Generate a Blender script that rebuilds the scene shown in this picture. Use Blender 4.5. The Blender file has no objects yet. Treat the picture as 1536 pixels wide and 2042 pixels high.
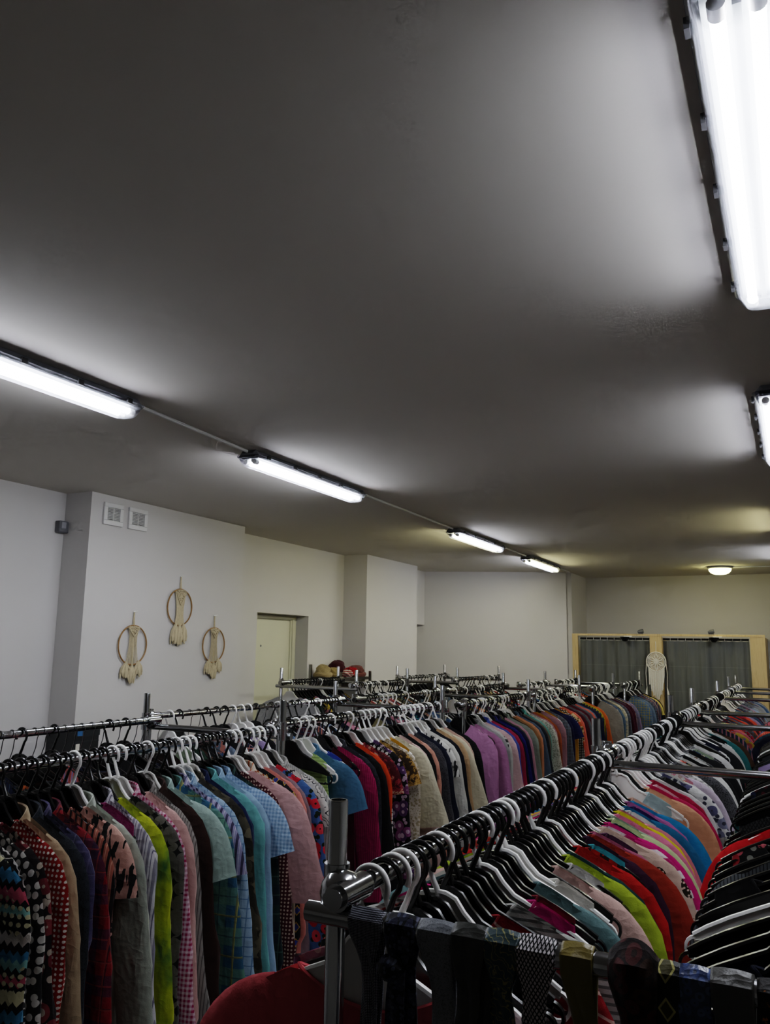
import bpy, bmesh, math, random
from mathutils import Vector, Matrix, noise
C = bpy.context.scene.collection
PI = math.pi
R = random.Random(7)
CAMZ = 1.80
CEIL = 2.85

# ------------------------------------------------------------------ materials
def lin(h):
    h = h.lstrip('#')
    c = [int(h[i:i + 2], 16) / 255 for i in (0, 2, 4)]
    return tuple([(x / 12.92 if x <= .04045 else ((x + .055) / 1.055) ** 2.4) for x in c]) + (1,)

class NT:
    def __init__(s, name):
        s.m = bpy.data.materials.new(name); s.m.use_nodes = True
        s.t = s.m.node_tree; s.n = s.t.nodes
        s.b = s.n['Principled BSDF']; s.out = s.n['Material Output']
    def new(s, ty, **kw):
        n = s.n.new(ty)
        for k, v in kw.items(): setattr(n, k, v)
        return n
    def link(s, a, b): s.t.links.new(a, b)
    def put(s, sock, v):
        if isinstance(v, bpy.types.NodeSocket): s.link(v, sock)
        else: sock.default_value = v
    def math(s, op, a, b=None, c=None):
        n = s.new('ShaderNodeMath', operation=op)
        for i, v in enumerate((a, b, c)):
            if v is not None: s.put(n.inputs[i], v)
        return n.outputs[0]
    def mix(s, f, a, b):
        n = s.new('ShaderNodeMix', data_type='RGBA')
        s.put(n.inputs[0], f); s.put(n.inputs[6], a); s.put(n.inputs[7], b)
        return n.outputs[2]
    def obj(s, sc=(1, 1, 1)):
        tc = s.new('ShaderNodeTexCoord'); mp = s.new('ShaderNodeMapping')
        mp.inputs['Scale'].default_value = sc
        s.link(tc.outputs['Object'], mp.inputs['Vector']); return mp.outputs[0]
    def noise(s, sc, vec=None, det=2.0, rough=.5):
        n = s.new('ShaderNodeTexNoise'); n.inputs['Scale'].default_value = sc
        n.inputs['Detail'].default_value = det; n.inputs['Roughness'].default_value = rough
        if vec is not None: s.link(vec, n.inputs['Vector'])
        return n
    def voro(s, sc, vec=None, rnd=1.0, metric='EUCLIDEAN', exp=.5, flat=True):
        n = s.new('ShaderNodeTexVoronoi', distance=metric, voronoi_dimensions='2D' if flat else '3D'); n.inputs['Scale'].default_value = sc
        n.inputs['Randomness'].default_value = rnd
        if metric == 'MINKOWSKI': n.inputs['Exponent'].default_value = exp
        if vec is not None: s.link(vec, n.inputs['Vector'])
        return n
    def ramp(s, f, stops, mode='LINEAR'):
        n = s.new('ShaderNodeValToRGB'); cr = n.color_ramp; cr.interpolation = mode
        while len(cr.elements) < len(stops): cr.elements.new(.5)
        for e, (p, c) in zip(cr.elements, stops): e.position = p; e.color = c
        s.link(f, n.inputs[0]); return n.outputs[0]
    def bump(s, h, st, dist=.002):
        n = s.new('ShaderNodeBump'); n.inputs['Strength'].default_value = st
        n.inputs['Distance'].default_value = dist
        s.link(h, n.inputs['Height']); s.link(n.outputs[0], s.b.inputs['Normal'])

def simple(name, hexc, rough=.5, metal=0., var=.06, sc=6, bump=0., bsc=200):
    t = NT(name); v = t.obj()
    c = lin(hexc); n = t.noise(sc, v)
    d = tuple(x * (1 - var) for x in c[:3]) + (1,); e = tuple(min(1, x * (1 + var)) for x in c[:3]) + (1,)
    t.link(t.mix(n.outputs[0], d, e), t.b.inputs['Base Color'])
    t.b.inputs['Roughness'].default_value = rough; t.b.inputs['Metallic'].default_value = metal
    if bump:
        t.bump(t.noise(bsc, v).outputs[0], bump)
    return t.m

def emit(name, hexc, st):
    t = NT(name)
    t.b.inputs['Base Color'].default_value = (1, 1, 1, 1)
    t.b.inputs['Emission Color'].default_value = lin(hexc)
    t.b.inputs['Emission Strength'].default_value = st
    return t.m

_cloth = {}
def cloth(pat, cols, sc=1.0, rough=.88, sheen=.08):
    key = (pat, cols, sc, rough)
    if key in _cloth: return _cloth[key]
    t = NT('cloth_' + pat); cl = [lin(c) for c in cols.split(',')]
    v = t.obj(); x3 = t.new('ShaderNodeSeparateXYZ'); t.link(v, x3.inputs[0])
    X, Y, Z = x3.outputs
    def plane(a, b):
        c = t.new('ShaderNodeCombineXYZ'); t.put(c.inputs[0], t.math('MULTIPLY', X, a)); t.put(c.inputs[1], t.math('MULTIPLY', Z, b)); return c.outputs[0]
    flat = plane(sc, sc)
    nz = t.noise(9, v, 3)
    def fr(c, f, off=0.): return t.math('FRACT', t.math('MULTIPLY_ADD', c, f, off))
    def band(c, f, w, off=0.): return t.math('LESS_THAN', fr(c, f, off), w)
    base = cl[0]; c1 = cl[1] if len(cl) > 1 else cl[0]; c2 = cl[2] if len(cl) > 2 else c1; c3 = cl[3] if len(cl) > 3 else c2
    if pat == 'solid':
        col = base
    elif pat == 'dots':
        d = t.voro(85, flat, .0)
        col = t.mix(t.math('LESS_THAN', d.outputs[0], .27), base, c1)
    elif pat == 'bigdots':
        d = t.voro(48, flat, .55)
        col = t.mix(t.math('LESS_THAN', d.outputs[0], .36), base, c1)
    elif pat == 'stars':
        d = t.voro(30, flat, .7, 'MINKOWSKI', .55)
        col = t.mix(t.math('LESS_THAN', d.outputs[0], .52), base, c1)
    elif pat == 'vstripe':
        col = t.mix(band(X, 45 * sc, .35), base, c1)
        col = t.mix(band(X, 45 * sc, .10, .4), col, c2)
    elif pat == 'pinstripe':
        col = t.mix(band(X, 110 * sc, .3), base, c1)
    elif pat == 'hstripe':
        col = t.mix(band(Z, 22 * sc, .4), base, c1)
        col = t.mix(band(Z, 22 * sc, .08, .3), col, c2)
    elif pat == 'rib':
        col = t.mix(band(Z, 80 * sc, .4), base, c1)
    elif pat == 'diag':
        col = t.mix(band(t.math('ADD', t.math('MULTIPLY', X, .5), Z), 34 * sc, .16), base, c1)
    elif pat == 'plaid':
        a = band(X, 9 * sc, .45); b = band(Z, 9 * sc, .45)
        col = t.mix(t.math('MULTIPLY', a, .6), base, c1); col = t.mix(t.math('MULTIPLY', b, .6), col, c1)
        e = t.math('MAXIMUM', band(X, 9 * sc, .06, .3), band(Z, 9 * sc, .05, .3))
        col = t.mix(t.math('MULTIPLY', e, .75), col, c2)
        e = t.math('MAXIMUM', band(X, 18 * sc, .07, .6), band(Z, 18 * sc, .07, .6))
        col = t.mix(t.math('MULTIPLY', e, .6), col, c3)
    elif pat == 'gingham':
        a = band(X, 85 * sc, .5); b = band(Z, 85 * sc, .5)
        col = t.mix(t.math('MULTIPLY', t.math('ADD', a, b), .5), base, c1)
    elif pat == 'check':
        a = band(X, 40 * sc, .12); b = band(Z, 40 * sc, .12)
        col = t.mix(t.math('MAXIMUM', a, b), base, c1)
    elif pat == 'floral':
        w = t.noise(14 * sc, v, 2)
        d = t.voro(20, flat, .95)
        dist = t.math('ADD', d.outputs[0], t.math('MULTIPLY', t.math('SUBTRACT', w.outputs[0], .5), .5))
        sep = t.new('ShaderNodeSeparateColor'); t.link(d.outputs[1], sep.inputs[0])
        fl = t.mix(t.math('GREATER_THAN', sep.outputs[0], .5), c1, c2)
        lv = t.voro(34, flat, 1.)
        col = t.mix(t.math('LESS_THAN', lv.outputs[0], .25), base, c3)
        col = t.mix(t.math('LESS_THAN', dist, .40), col, fl)
        col = t.mix(t.math('LESS_THAN', dist, .12), col, c3)
    elif pat == 'leaf':
        vv = t.obj((22 * sc, 4 * sc, 7 * sc)); w = t.noise(2.2, vv, 3, .45)
        col = t.mix(t.math('GREATER_THAN', w.outputs[0], .54), base, c1)
    elif pat == 'swirl':
        vv = t.obj((sc, sc * .3, sc)); wv = t.new('ShaderNodeTexWave', bands_direction='DIAGONAL')
        wv.inputs['Scale'].default_value = 9; wv.inputs['Distortion'].default_value = 9; wv.inputs['Detail'].default_value = 2
        wv.inputs['Detail Scale'].default_value = 2.2
        t.link(vv, wv.inputs[0])
        col = t.ramp(wv.outputs[1], [(0, base), (.45, base), (.5, c1), (.75, c2), (.8, base)], 'CONSTANT')
    elif pat == 'aztec':
        zig = t.math('PINGPONG', X, .035)
        zz = t.math('ADD', t.math('MULTIPLY', zig, .9), Z)
        f = fr(zz, 3.6)
        zag = t.math('PINGPONG', X, .008)
        f2 = fr(t.math('ADD', t.math('MULTIPLY', zag, 1.3), Z), 3.6)
        k = cl
        A = t.ramp(f2, [(0, k[0]), (.06, k[1]), (.11, k[0]), (.16, k[2]), (.25, k[0]), (.3, k[3]), (.38, k[0]), (.44, k[4]), (.52, k[0]),
                        (.57, k[2]), (.62, k[0]), (.68, k[1]), (.74, k[3]), (.8, k[0]), (.86, k[5]), (.93, k[0])], 'CONSTANT')
        d = t.voro(60, flat, 0.)
        m = t.math('MULTIPLY', t.math('LESS_THAN', d.outputs[0], .3), band(f, 2.0, .45))
        col = t.mix(m, A, k[4])
    elif pat == 'tiedye':
        w = t.noise(9 * sc, t.obj((1, .5, .5)), 4, .6)
        col = t.ramp(w.outputs[0], [(.3, base), (.45, c1), (.56, c2), (.7, c3)])
    elif pat == 'lattice':
        a = t.math('ADD', X, t.math('MULTIPLY', Z, .6)); b = t.math('SUBTRACT', X, t.math('MULTIPLY', Z, .6))
        m = t.math('MULTIPLY', t.math('GREATER_THAN', fr(a, 110 * sc), .35), t.math('GREATER_THAN', fr(b, 110 * sc), .35))
        col = t.mix(m, base, c1)
    elif pat == 'diamond':
        a = t.math('ABSOLUTE', t.math('SUBTRACT', fr(X, 26 * sc, .5), .5)); b = t.math('ABSOLUTE', t.math('SUBTRACT', fr(Z, 18 * sc, .2), .5))
        s_ = t.math('ADD', a, b)
        col = t.mix(t.math('LESS_THAN', s_, .34), base, c1); col = t.mix(t.math('LESS_THAN', s_, .25), col, c2)
    elif pat == 'lace':
        d = t.voro(75, flat, .9); w = t.noise(22 * sc, v, 2)
        m = t.math('LESS_THAN', t.math('ADD', d.outputs[0], w.outputs[0]), .82)
        col = t.mix(m, base, c1)
    elif pat == 'ovals':
        d = t.voro(11, plane(1.4 * sc, .8 * sc), .3)
        i = t.voro(120, flat, .8)
        m = t.math('MULTIPLY', t.math('LESS_THAN', d.outputs[0], .27), t.math('GREATER_THAN', i.outputs[0], .28))
        col = t.mix(m, base, c1)
    elif pat == 'tweed':
        d = t.noise(160 * sc, v, 3, .8)
        col = t.ramp(d.outputs[0], [(.38, base), (.5, c1), (.62, base)])
    elif pat == 'camo':
        d = t.noise(16 * sc, v, 2); e = t.noise(11 * sc, t.obj((1, 1, 1.3)), 2)
        col = t.mix(t.math('GREATER_THAN', d.outputs[0], .52), base, c1); col = t.mix(t.math('GREATER_THAN', e.outputs[0], .58), col, c2)
    elif pat == 'tape':
        m = t.math('MULTIPLY', t.math('LESS_THAN', t.math('ABSOLUTE', t.math('SUBTRACT', X, .235)), .016), band(Z, 38, .6))
        col = t.mix(m, base, c1)
    elif pat == 'gold':
        w = t.noise(26 * sc, v, 4, .65)
        col = t.ramp(w.outputs[0], [(.35, base), (.5, c1), (.6, c2), (.7, c3)], 'CONSTANT')
    else:
        col = base
    dk = t.mix(t.math('MULTIPLY_ADD', nz.outputs[0], .32, .04), col, (0, 0, 0, 1))
    t.link(dk, t.b.inputs['Base Color'])
    t.b.inputs['Roughness'].default_value = rough
    t.b.inputs['Sheen Weight'].default_value = sheen; t.b.inputs['Specular IOR Level'].default_value = .5 if rough < .5 else .22
    def ridge(sc_, vec, det=3):
        return t.math('ABSOLUTE', t.math('SUBTRACT', t.noise(sc_, vec, det, .55).outputs[0], .5))
    h = t.math('ADD', t.math('MULTIPLY', ridge(11, t.obj((1, 1, .45))), -1.4), t.math('MULTIPLY', ridge(20, t.obj((.7, 1, 1.1)), 2), -.5))
    h = t.math('ADD', h, t.math('MULTIPLY', t.noise(320, v).outputs[0], .03))
    t.bump(h, .75, .02)
    _cloth[key] = t.m
    return t.m

M = {}
M['wall'] = simple('wall_paint', '#c8c5c2', .85, var=.02, sc=1.5, bump=.08, bsc=90)
M['ceil'] = simple('ceiling_paint', '#d2cdc5', .9, var=.03, sc=.8, bump=.10, bsc=60)
M['wall_dark'] = simple('dark_wall_paint', '#c0bcb6', .85, var=.03, sc=1.5)
M['floor'] = simple('floor_tile', '#5e5b56', .35, var=.12, sc=2)
M['chrome'] = simple('chrome', '#b4b6b9', .13, 1.0, var=.05, sc=30)
M['steel'] = simple('dull_steel', '#8b8a88', .3, 1.0, var=.08, sc=40)
M['hole'] = simple('tube_hole', '#090909', .8)
M['black'] = simple('black_plastic', '#0d0d0e', .24, var=.1)
M['white'] = simple('white_plastic', '#f2f0ec', .33, var=.03)
M['wire'] = simple('wire_steel', '#7e7e80', .25, 1.0)
M['grey_plastic'] = simple('grey_plastic', '#5f6064', .5)
M['door'] = simple('door_paint', '#cfcdb4', .5, var=.03, sc=3)
M['vent'] = simple('vent_plastic', '#d6d5d3', .45)
M['dark'] = simple('dark_gap', '#1b1b1b', .8)
M['vent_in'] = simple('vent_shadow', '#262626', .8)
M['wood_ring'] = simple('bamboo', '#8f6a3c', .5, var=.2, sc=30)
M['cotton'] = simple('cotton_cord', '#c2b392', .9, var=.18, sc=60, bump=.6, bsc=250)
M['cotton_white'] = simple('white_cotton_cord', '#ece6d8', .9, var=.1, sc=60, bump=.6, bsc=250)
M['conduit'] = simple('conduit_plastic', '#c9c9c6', .5)
M['housing'] = simple('lamp_housing', '#6e7076', .5)
M['reflector'] = simple('lamp_reflector', '#55585a', .5)
M['label'] = simple('size_sticker', '#d8d2c4', .6)
def oak():
    t = NT('light_oak'); v = t.obj((14, 14, 1.2)); n = t.noise(3.0, v, 5, .6)
    t.link(t.ramp(n.outputs[0], [(.3, lin('#b99a66')), (.5, lin('#d3b884')), (.7, lin('#c4a672'))]), t.b.inputs['Base Color'])
    t.b.inputs['Roughness'].default_value = .55; return t.m
M['oak'] = oak()
def curtain_mat():
    t = NT('curtain_cloth'); v = t.obj(); n = t.noise(180, v, 2)
    x3 = t.new('ShaderNodeSeparateXYZ'); t.link(v, x3.inputs[0])
    cz = t.math('LESS_THAN', t.math('FRACT', t.math('MULTIPLY_ADD', x3.outputs[2], 3.2, .1)), .02)
    cx = t.math('LESS_THAN', t.math('FRACT', t.math('MULTIPLY', x3.outputs[0], 4.4)), .02)
    col = t.mix(t.math('MULTIPLY', t.math('MAXIMUM', cz, cx), .5), lin('#626461'), lin('#7e807d'))
    t.link(t.mix(t.math('MULTIPLY', n.outputs[0], .3), col, lin('#484a48')), t.b.inputs['Base Color'])
    t.b.inputs['Roughness'].default_value = .6; t.bump(n.outputs[0], .2); return t.m
M['curtain'] = curtain_mat()
def clear_mat(tint=(.97, .975, 1, 1), tl=.07, name='clear_cover'):
    t = NT(name); tr = t.new('ShaderNodeBsdfTransparent'); gl = t.new('ShaderNodeBsdfGlossy'); df = t.new('ShaderNodeBsdfTranslucent')
    tr.inputs[0].default_value = tint; gl.inputs['Roughness'].default_value = .15; gl.inputs[0].default_value = (.9, .92, 1, 1)
    df.inputs[0].default_value = (.85, .88, 1, 1)
    fr = t.new('ShaderNodeLayerWeight'); fr.inputs[0].default_value = .25
    m1 = t.new('ShaderNodeMixShader'); m2 = t.new('ShaderNodeMixShader')
    m1.inputs[0].default_value = tl
    t.link(tr.outputs[0], m1.inputs[1]); t.link(df.outputs[0], m1.inputs[2])
    t.link(t.math('MULTIPLY', fr.outputs[1], .35), m2.inputs[0]); t.link(m1.outputs[0], m2.inputs[1]); t.link(gl.outputs[0], m2.inputs[2])
    t.link(m2.outputs[0], t.out.inputs[0]); return t.m
M['cover'] = clear_mat()
M['rim'] = clear_mat((.36, .36, .40, 1), .05, 'cover_dimming_rim')  # cover rim with a dark tint added to dim light thrown at the ceiling
TUBE = 30.0
M['tube'] = emit('cool_tube', '#f4f8ff', TUBE)
M['tube_warm'] = emit('warm_tube', '#fff6b8', TUBE)
M['bulb'] = emit('bulkhead_glow', '#fdf3a0', 9)

# ------------------------------------------------------------------ mesh helpers
def box(bm, lo, hi, rot=None):
    vs = []
    for z in (lo[2], hi[2]):
        for y in (lo[1], hi[1]):
            for x in (lo[0], hi[0]):
                p = Vector((x, y, z))
                vs.append(bm.verts.new(rot @ p if rot else p))
    a = vs
    for f in ((0, 2, 3, 1), (4, 5, 7, 6), (0, 1, 5, 4), (2, 6, 7, 3), (0, 4, 6, 2), (1, 3, 7, 5)):
        bm.faces.new([a[i] for i in f])

def tube(bm, pts, r, n=8, cap=True, closed=False, hole=False):
    pts = [Vector(p) for p in pts]; rings = []; N = len(pts)
    prev = None
    for i, p in enumerate(pts):
        if closed: d = pts[(i + 1) % N] - pts[i - 1]
        else: d = pts[min(i + 1, N - 1)] - pts[max(i - 1, 0)]
        d.normalize()
        if prev is None:
            a = d.orthogonal().normalized()
        else:
            a = (prev - d * prev.dot(d))
            a = a.normalized() if a.length > 1e-6 else d.orthogonal().normalized()
        prev = a; b = d.cross(a)
        rr = r[i] if isinstance(r, (list, tuple)) else r
        rings.append([bm.verts.new(p + (a * math.cos(2 * PI * k / n) + b * math.sin(2 * PI * k / n)) * rr) for k in range(n)])
    for i in range(N if closed else N - 1):
        A = rings[i]; B = rings[(i + 1) % N]
        for k in range(n): bm.faces.new((A[k], A[(k + 1) % n], B[(k + 1) % n], B[k]))
    if cap and not closed:
        bm.faces.new(rings[0][::-1]); bm.faces.new(rings[-1])
    return rings

def lathe(bm, prof, n=24, mat=None):
    mat = mat or Matrix(); rings = []
    for r, z in prof:
        rings.append([bm.verts.new(mat @ Vector((r * math.cos(2 * PI * k / n), r * math.sin(2 * PI * k / n), z))) for k in range(n)])
    for A, B in zip(rings, rings[1:]):
        for k in range(n): bm.faces.new((A[k], A[(k + 1) % n], B[(k + 1) % n], B[k]))
    bm.faces.new(rings[0][::-1]); bm.faces.new(rings[-1])

def grid(bm, f, nu, nv, closed=False):
    rows = [[bm.verts.new(f(u, v)) for u in range(nu)] for v in range(nv)]
    for v in range(nv - 1):
        for u in range(nu if closed else nu - 1):
            w = (u + 1) % nu
            bm.faces.new((rows[v][u], rows[v][w], rows[v + 1][w], rows[v + 1][u]))
    return rows

def prism_y(bm, poly, y0, y1):
    a = [bm.verts.new((x, y0, z)) for x, z in poly]; b = [bm.verts.new((x, y1, z)) for x, z in poly]
    n = len(poly); bm.faces.new(a); bm.faces.new(b[::-1])
    for i in range(n): bm.faces.new((a[i], b[i], b[(i + 1) % n], a[(i + 1) % n]))

def mesh(name, bm, smooth=True, recalc=True):
    if recalc: bmesh.ops.recalc_face_normals(bm, faces=bm.faces)
    me = bpy.data.meshes.new(name); bm.to_mesh(me); bm.free()
    if smooth:
        me.polygons.foreach_set('use_smooth', [True] * len(me.polygons))
        try: me.set_sharp_from_angle(angle=math.radians(42))
        except Exception: pass
    return me

def add(name, me, mat, parent=None, loc=None, rot=None, scale=None):
    o = bpy.data.objects.new(name, me); C.objects.link(o)
    if mat is not None:
        if len(me.materials) == 0: me.materials.append(mat)
        o.material_slots[0].link = 'OBJECT'; o.material_slots[0].material = mat
    if parent: o.parent = parent
    if loc is not None: o.location = loc
    if rot is not None: o.rotation_euler = rot
    if scale is not None: o.scale = scale
    return o

def obj(name, bm, mat, parent=None, smooth=True, **k):
    return add(name, mesh(name, bm, smooth), mat, parent, **k)

LABELS = {}
def tag(o, label, cat, group=None):
    o['label'] = label; o['category'] = cat
    if group: o['group'] = group
    return o
def empty(name, loc=(0, 0, 0), rz=0):
    o = bpy.data.objects.new(name, None); C.objects.link(o); o.location = loc; o.rotation_euler = (0, 0, rz); o.empty_display_size = .05
    return o
def struct(name, bm, mat, parent=None, smooth=False):
    o = obj(name, bm, mat, parent, smooth)
    if not parent: o['kind'] = 'structure'
    return o

# ------------------------------------------------------------------ room
WX0, WX1, WX2, WXP = -4.61, -4.36, -4.63, -4.33
Y1, Y2, Y3, Y4 = 4.08, 5.87, 8.16, 9.55
FS, FE = (-4.55, 10.28), (-2.74, 10.89)
BACK = 11.85; FRONT = -3.0; RIGHT = 3.2
def slab(name, lo, hi, mat):
    bm = bmesh.new(); box(bm, lo, hi); return struct(name, bm, mat)
slab('floor', (-5.4, FRONT - .2, -.1), (RIGHT + .2, BACK + .3, 0), M['floor'])
slab('ceiling', (-5.4, FRONT - .2, CEIL), (RIGHT + .2, BACK + .3, CEIL + .12), M['ceil'])
slab('wall_near_hoops', (WX0 - .2, FRONT, 0), (WX0, Y1, CEIL), M['wall'])
slab('wall_pier', (WX1 - .45, Y1, 0), (WX1, Y2, CEIL), M['wall'])
DY0, DY1, DZ = 6.49, 7.42, CAMZ + .32
bm = bmesh.new()
box(bm, (WX2 - .25, Y2, 0), (WX2, DY0, CEIL)); box(bm, (WX2 - .25, DY1, 0), (WX2, Y3, CEIL)); box(bm, (WX2 - .25, DY0, DZ), (WX2, DY1, CEIL))
struct('wall_left', bm, M['wall'])
slab('wall_column', (WXP - .5, Y3, 0), (WXP, Y4, CEIL), M['wall'])
bm = bmesh.new()
LZ = CAMZ + .32
box(bm, (FS[0] - .2, Y4, LZ), (FS[0] + .0, FS[1] + .2, CEIL)); box(bm, (FS[0] - .6, Y4, 0), (FS[0] - .4, FS[1] + .2, LZ))
struct('wall_recess', bm, M['wall'])
bm = bmesh.new()
d = Vector((FE[0] - FS[0], FE[1] - FS[1], 0)); n_ = Vector((-d.y, d.x, 0)).normalized() * .12
s0 = Vector((FS[0] - .55, FS[1] - .55 * d.y / d.x, 0)); e0 = Vector((FE[0], FE[1], 0))
p4 = [s0, e0, e0 + n_, s0 + n_]
lo_ = [bm.verts.new(p) for p in p4]; hi_ = [bm.verts.new(p + Vector((0, 0, CEIL))) for p in p4]
bm.faces.new(lo_[::-1]); bm.faces.new(hi_)
for i in range(4): bm.faces.new((lo_[i], lo_[(i + 1) % 4], hi_[(i + 1) % 4], hi_[i]))
struct('wall_diagonal', bm, M['wall'])
slab('wall_cubicle_side', (FE[0] - .1, FE[1] + .1, 0), (FE[0] + .05, BACK, CEIL), M['wall'])
slab('wall_back', (FE[0] - .1, BACK, 0), (RIGHT, BACK + .2, CEIL), M['wall'])
slab('wall_right', (RIGHT, FRONT, 0), (RIGHT + .2, BACK + .2, CEIL), M['wall_dark'])
slab('wall_behind_camera', (-5.4, FRONT - .2, 0), (RIGHT + .2, FRONT, CEIL), M['wall_dark'])
# door
dr = empty('door_1', (WX2 - .17, DY0, 0)); dr['kind'] = 'structure'
bm = bmesh.new(); box(bm, (-.04, .03, .005), (0, DY1 - DY0 - .03, DZ - .04)); obj('door_leaf', bm, M['door'], dr, False)
bm = bmesh.new()
W_ = DY1 - DY0
box(bm, (-.06, 0, 0), (.015, .05, DZ)); box(bm, (-.06, W_ - .10, 0), (.015, W_, DZ)); box(bm, (-.06, 0, DZ - .045), (.02, W_, DZ))
box(bm, (.015, W_ - .08, 0), (.03, W_ - .05, DZ - .03))
obj('door_frame', bm, M['door'], dr, False)
bm = bmesh.new()
for (y, z, r) in ((.32, 1.80, .012), (.17, 1.36, .011), (.22, 1.66, .007), (.10, 1.93, .009)):
    lathe(bm, [(r, 0), (r * .7, .004)], 10, Matrix.Translation((0, y, z)) @ Matrix.Rotation(PI / 2, 4, 'Y'))
obj('screw_plug', bm, M['grey_plastic'], dr)
bm = bmesh.new(); tube(bm, [(0, .12, 1.02), (.05, .12, 1.02), (.05, .24, 1.02)], .009, 8); obj('door_handle', bm, M['steel'], dr)

# vents
def vent(y0, y1, z0, z1, label):
    t = empty('air_vent', (WX1, (y0 + y1) / 2, z0)); tag(t, label, 'vent', 'wall vents')
    w, h = y1 - y0, z1 - z0
    bm = bmesh.new(); b_ = .032
    for lo, hi in (((0, -w / 2, 0), (.018, w / 2, b_)), ((0, -w / 2, h - b_), (.018, w / 2, h)), ((0, -w / 2, b_), (.018, -w / 2 + b_, h - b_)), ((0, w / 2 - b_, b_), (.018, w / 2, h - b_))):
        box(bm, lo, hi)
    o = obj('frame', bm, M['vent'], t, False); bv = o.modifiers.new('b', 'BEVEL'); bv.width = .004; bv.segments = 2
    bm = bmesh.new(); box(bm, (0, -w / 2 + b_, b_), (.004, w / 2 - b_, h - b_)); obj('backing', bm, M['vent_in'], t, False)
    bm = bmesh.new(); k = 9
    for i in range(k):
        z = b_ + (h - 2 * b_) * (i + .5) / k
        rot = Matrix.Translation((.009, 0, z)) @ Matrix.Rotation(.6, 4, 'Y')
        box(bm, (-.008, -w / 2 + b_, -.0015), (.008, w / 2 - b_, .0015), rot)
    box(bm, (.004, -.004, b_), (.014, .004, h - b_))
    obj('slat', bm, M['vent'], t, False)
vent(4.19, 4.375, CAMZ + .835, CAMZ + .995, 'square white wall vent, the one closer to the grey motion sensor')
vent(4.435, 4.625, CAMZ + .835, CAMZ + .995, 'square white wall vent, the one farther from the grey motion sensor')
# motion sensor
t = empty('motion_sensor', (WX0, Y1 - .02, CAMZ + .76)); tag(t, 'small grey motion sensor high in the wall corner', 'sensor')
bm = bmesh.new(); box(bm, (-.006, -.06, 0), (.05, .022, .085)); o = obj('body', bm, M['grey_plastic'], t, False); bv = o.modifiers.new('b', 'BEVEL'); bv.width = .01; bv.segments = 3
bm = bmesh.new(); box(bm, (.048, -.05, .03), (.058, -.01, .075)); o = obj('lens', bm, simple('sensor_lens', '#8f9094', .4), t, False); bv = o.modifiers.new('b', 'BEVEL'); bv.width = .004; bv.segments = 2

# ------------------------------------------------------------------ ceiling lights
LW, LH = .135, .085
def fixture_meshes(Ln):
    ms = {}
    def lens_prof(w1, w2, z1, z2):
        # cross-section of rounded trapezoid hanging below z1
        return [(-w1, z1), (-w1, z1 - .004), (-w1 * .90, z1 - .012), (-w2 - .006, z2 + .012), (-w2 + .004, z2 + .002), (0, z2), (w2 - .004, z2 + .002), (w2 + .006, z2 + .012), (w1 * .90, z1 - .012), (w1, z1 - .004), (w1, z1)]
    bm = bmesh.new(); h = LW / 2
    def hull(prof, y0, y1, end_in):
        def f(u, v):
            ys = [y0, y0 + end_in, y1 - end_in, y1]
            x, z = prof[u]
            if v in (0, 3): return Vector((x * .80, ys[v], prof[0][1] + (z - prof[0][1]) * .45))
            return Vector((x, ys[v], z))
        rows = grid(bm, f, len(prof), 4)
        bm.faces.new(rows[0]); bm.faces.new(rows[-1][::-1])
    hull([(-h * .95, -.041), (-h * .97, -.026), (-h * .66, -.001), (h * .66, -.001), (h * .97, -.026), (h * .95, -.041)], 0, Ln, .02)
    ms['housing'] = mesh('light_housing', bm, False)
    zm = -.057; wm = h * .88
    def shell(prof, y0, y1, e0, e1, bottom):
        # closed band around the fixture; prof runs from top to bottom as (half width, z)
        bm = bmesh.new(); loops = []
        for (wd, z), e in zip(prof, [e0 + (e1 - e0) * k / (len(prof) - 1) for k in range(len(prof))]):
            lp = []; rc = .03
            for (sx, sy) in ((1, 1), (-1, 1), (-1, -1), (1, -1)):
                a0 = {(1, 1): 0, (-1, 1): 90, (-1, -1): 180, (1, -1): 270}[(sx, sy)]
                for q in range(5):
                    a = math.radians(a0 + 22.5 * q)
                    cx_ = sx * (wd - rc); cy_ = (y1 - e - rc) if sy > 0 else (y0 + e + rc)
                    lp.append(bm.verts.new((cx_ + rc * math.cos(a), cy_ + rc * math.sin(a), z)))
            loops.append(lp)
        for A, B in zip(loops, loops[1:]):
            for k in range(len(A)): bm.faces.new((A[k], A[(k + 1) % len(A)], B[(k + 1) % len(A)], B[k]))
        if bottom: bm.faces.new(loops[-1])
        return bm
    ms['rim'] = mesh('light_dimming_rim', shell([(h * 1.12, -.030), (h * 1.12, -.036), (h * 1.0, -.041), (wm, zm)], -.008, Ln + .008, 0, .012, False))  # upper cover band split off so its tint dims only upward light
    ms['diffuser'] = mesh('light_diffuser', shell([(wm, zm), (h * .74, -.074), (h * .66, -.082), (h * .56, -LH)], -.008, Ln + .008, .012, .034, True))
    bm = bmesh.new(); box(bm, (-h * .8, .03, -.042), (h * .8, Ln - .03, -.0355)); box(bm, (-.007, .05, -.056), (.007, Ln - .05, -.042)); ms['reflector'] = mesh('light_reflector', bm, False)
    for s in (-1, 1):
        bm = bmesh.new(); tube(bm, [(s * .029, .055, -.061), (s * .029, Ln - .055, -.061)], .0125, 12); ms['tube%d' % s] = mesh('light_tube', bm)
    bm = bmesh.new()
    for s in (-1, 1):
        for y in (.028, Ln - .058): tube(bm, [(s * .029, y, -.061), (s * .029, y + .03, -.061)], .0145, 12)
    ms['lamp_holder'] = mesh('lamp_holder', bm)
    bm = bmesh.new(); box(bm, (-.006, -.013, -.044), (.003, .013, -.022)); ms['clip'] = mesh('light_clip', bm, False)
    return ms
FX = fixture_meshes(1.27)
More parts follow.
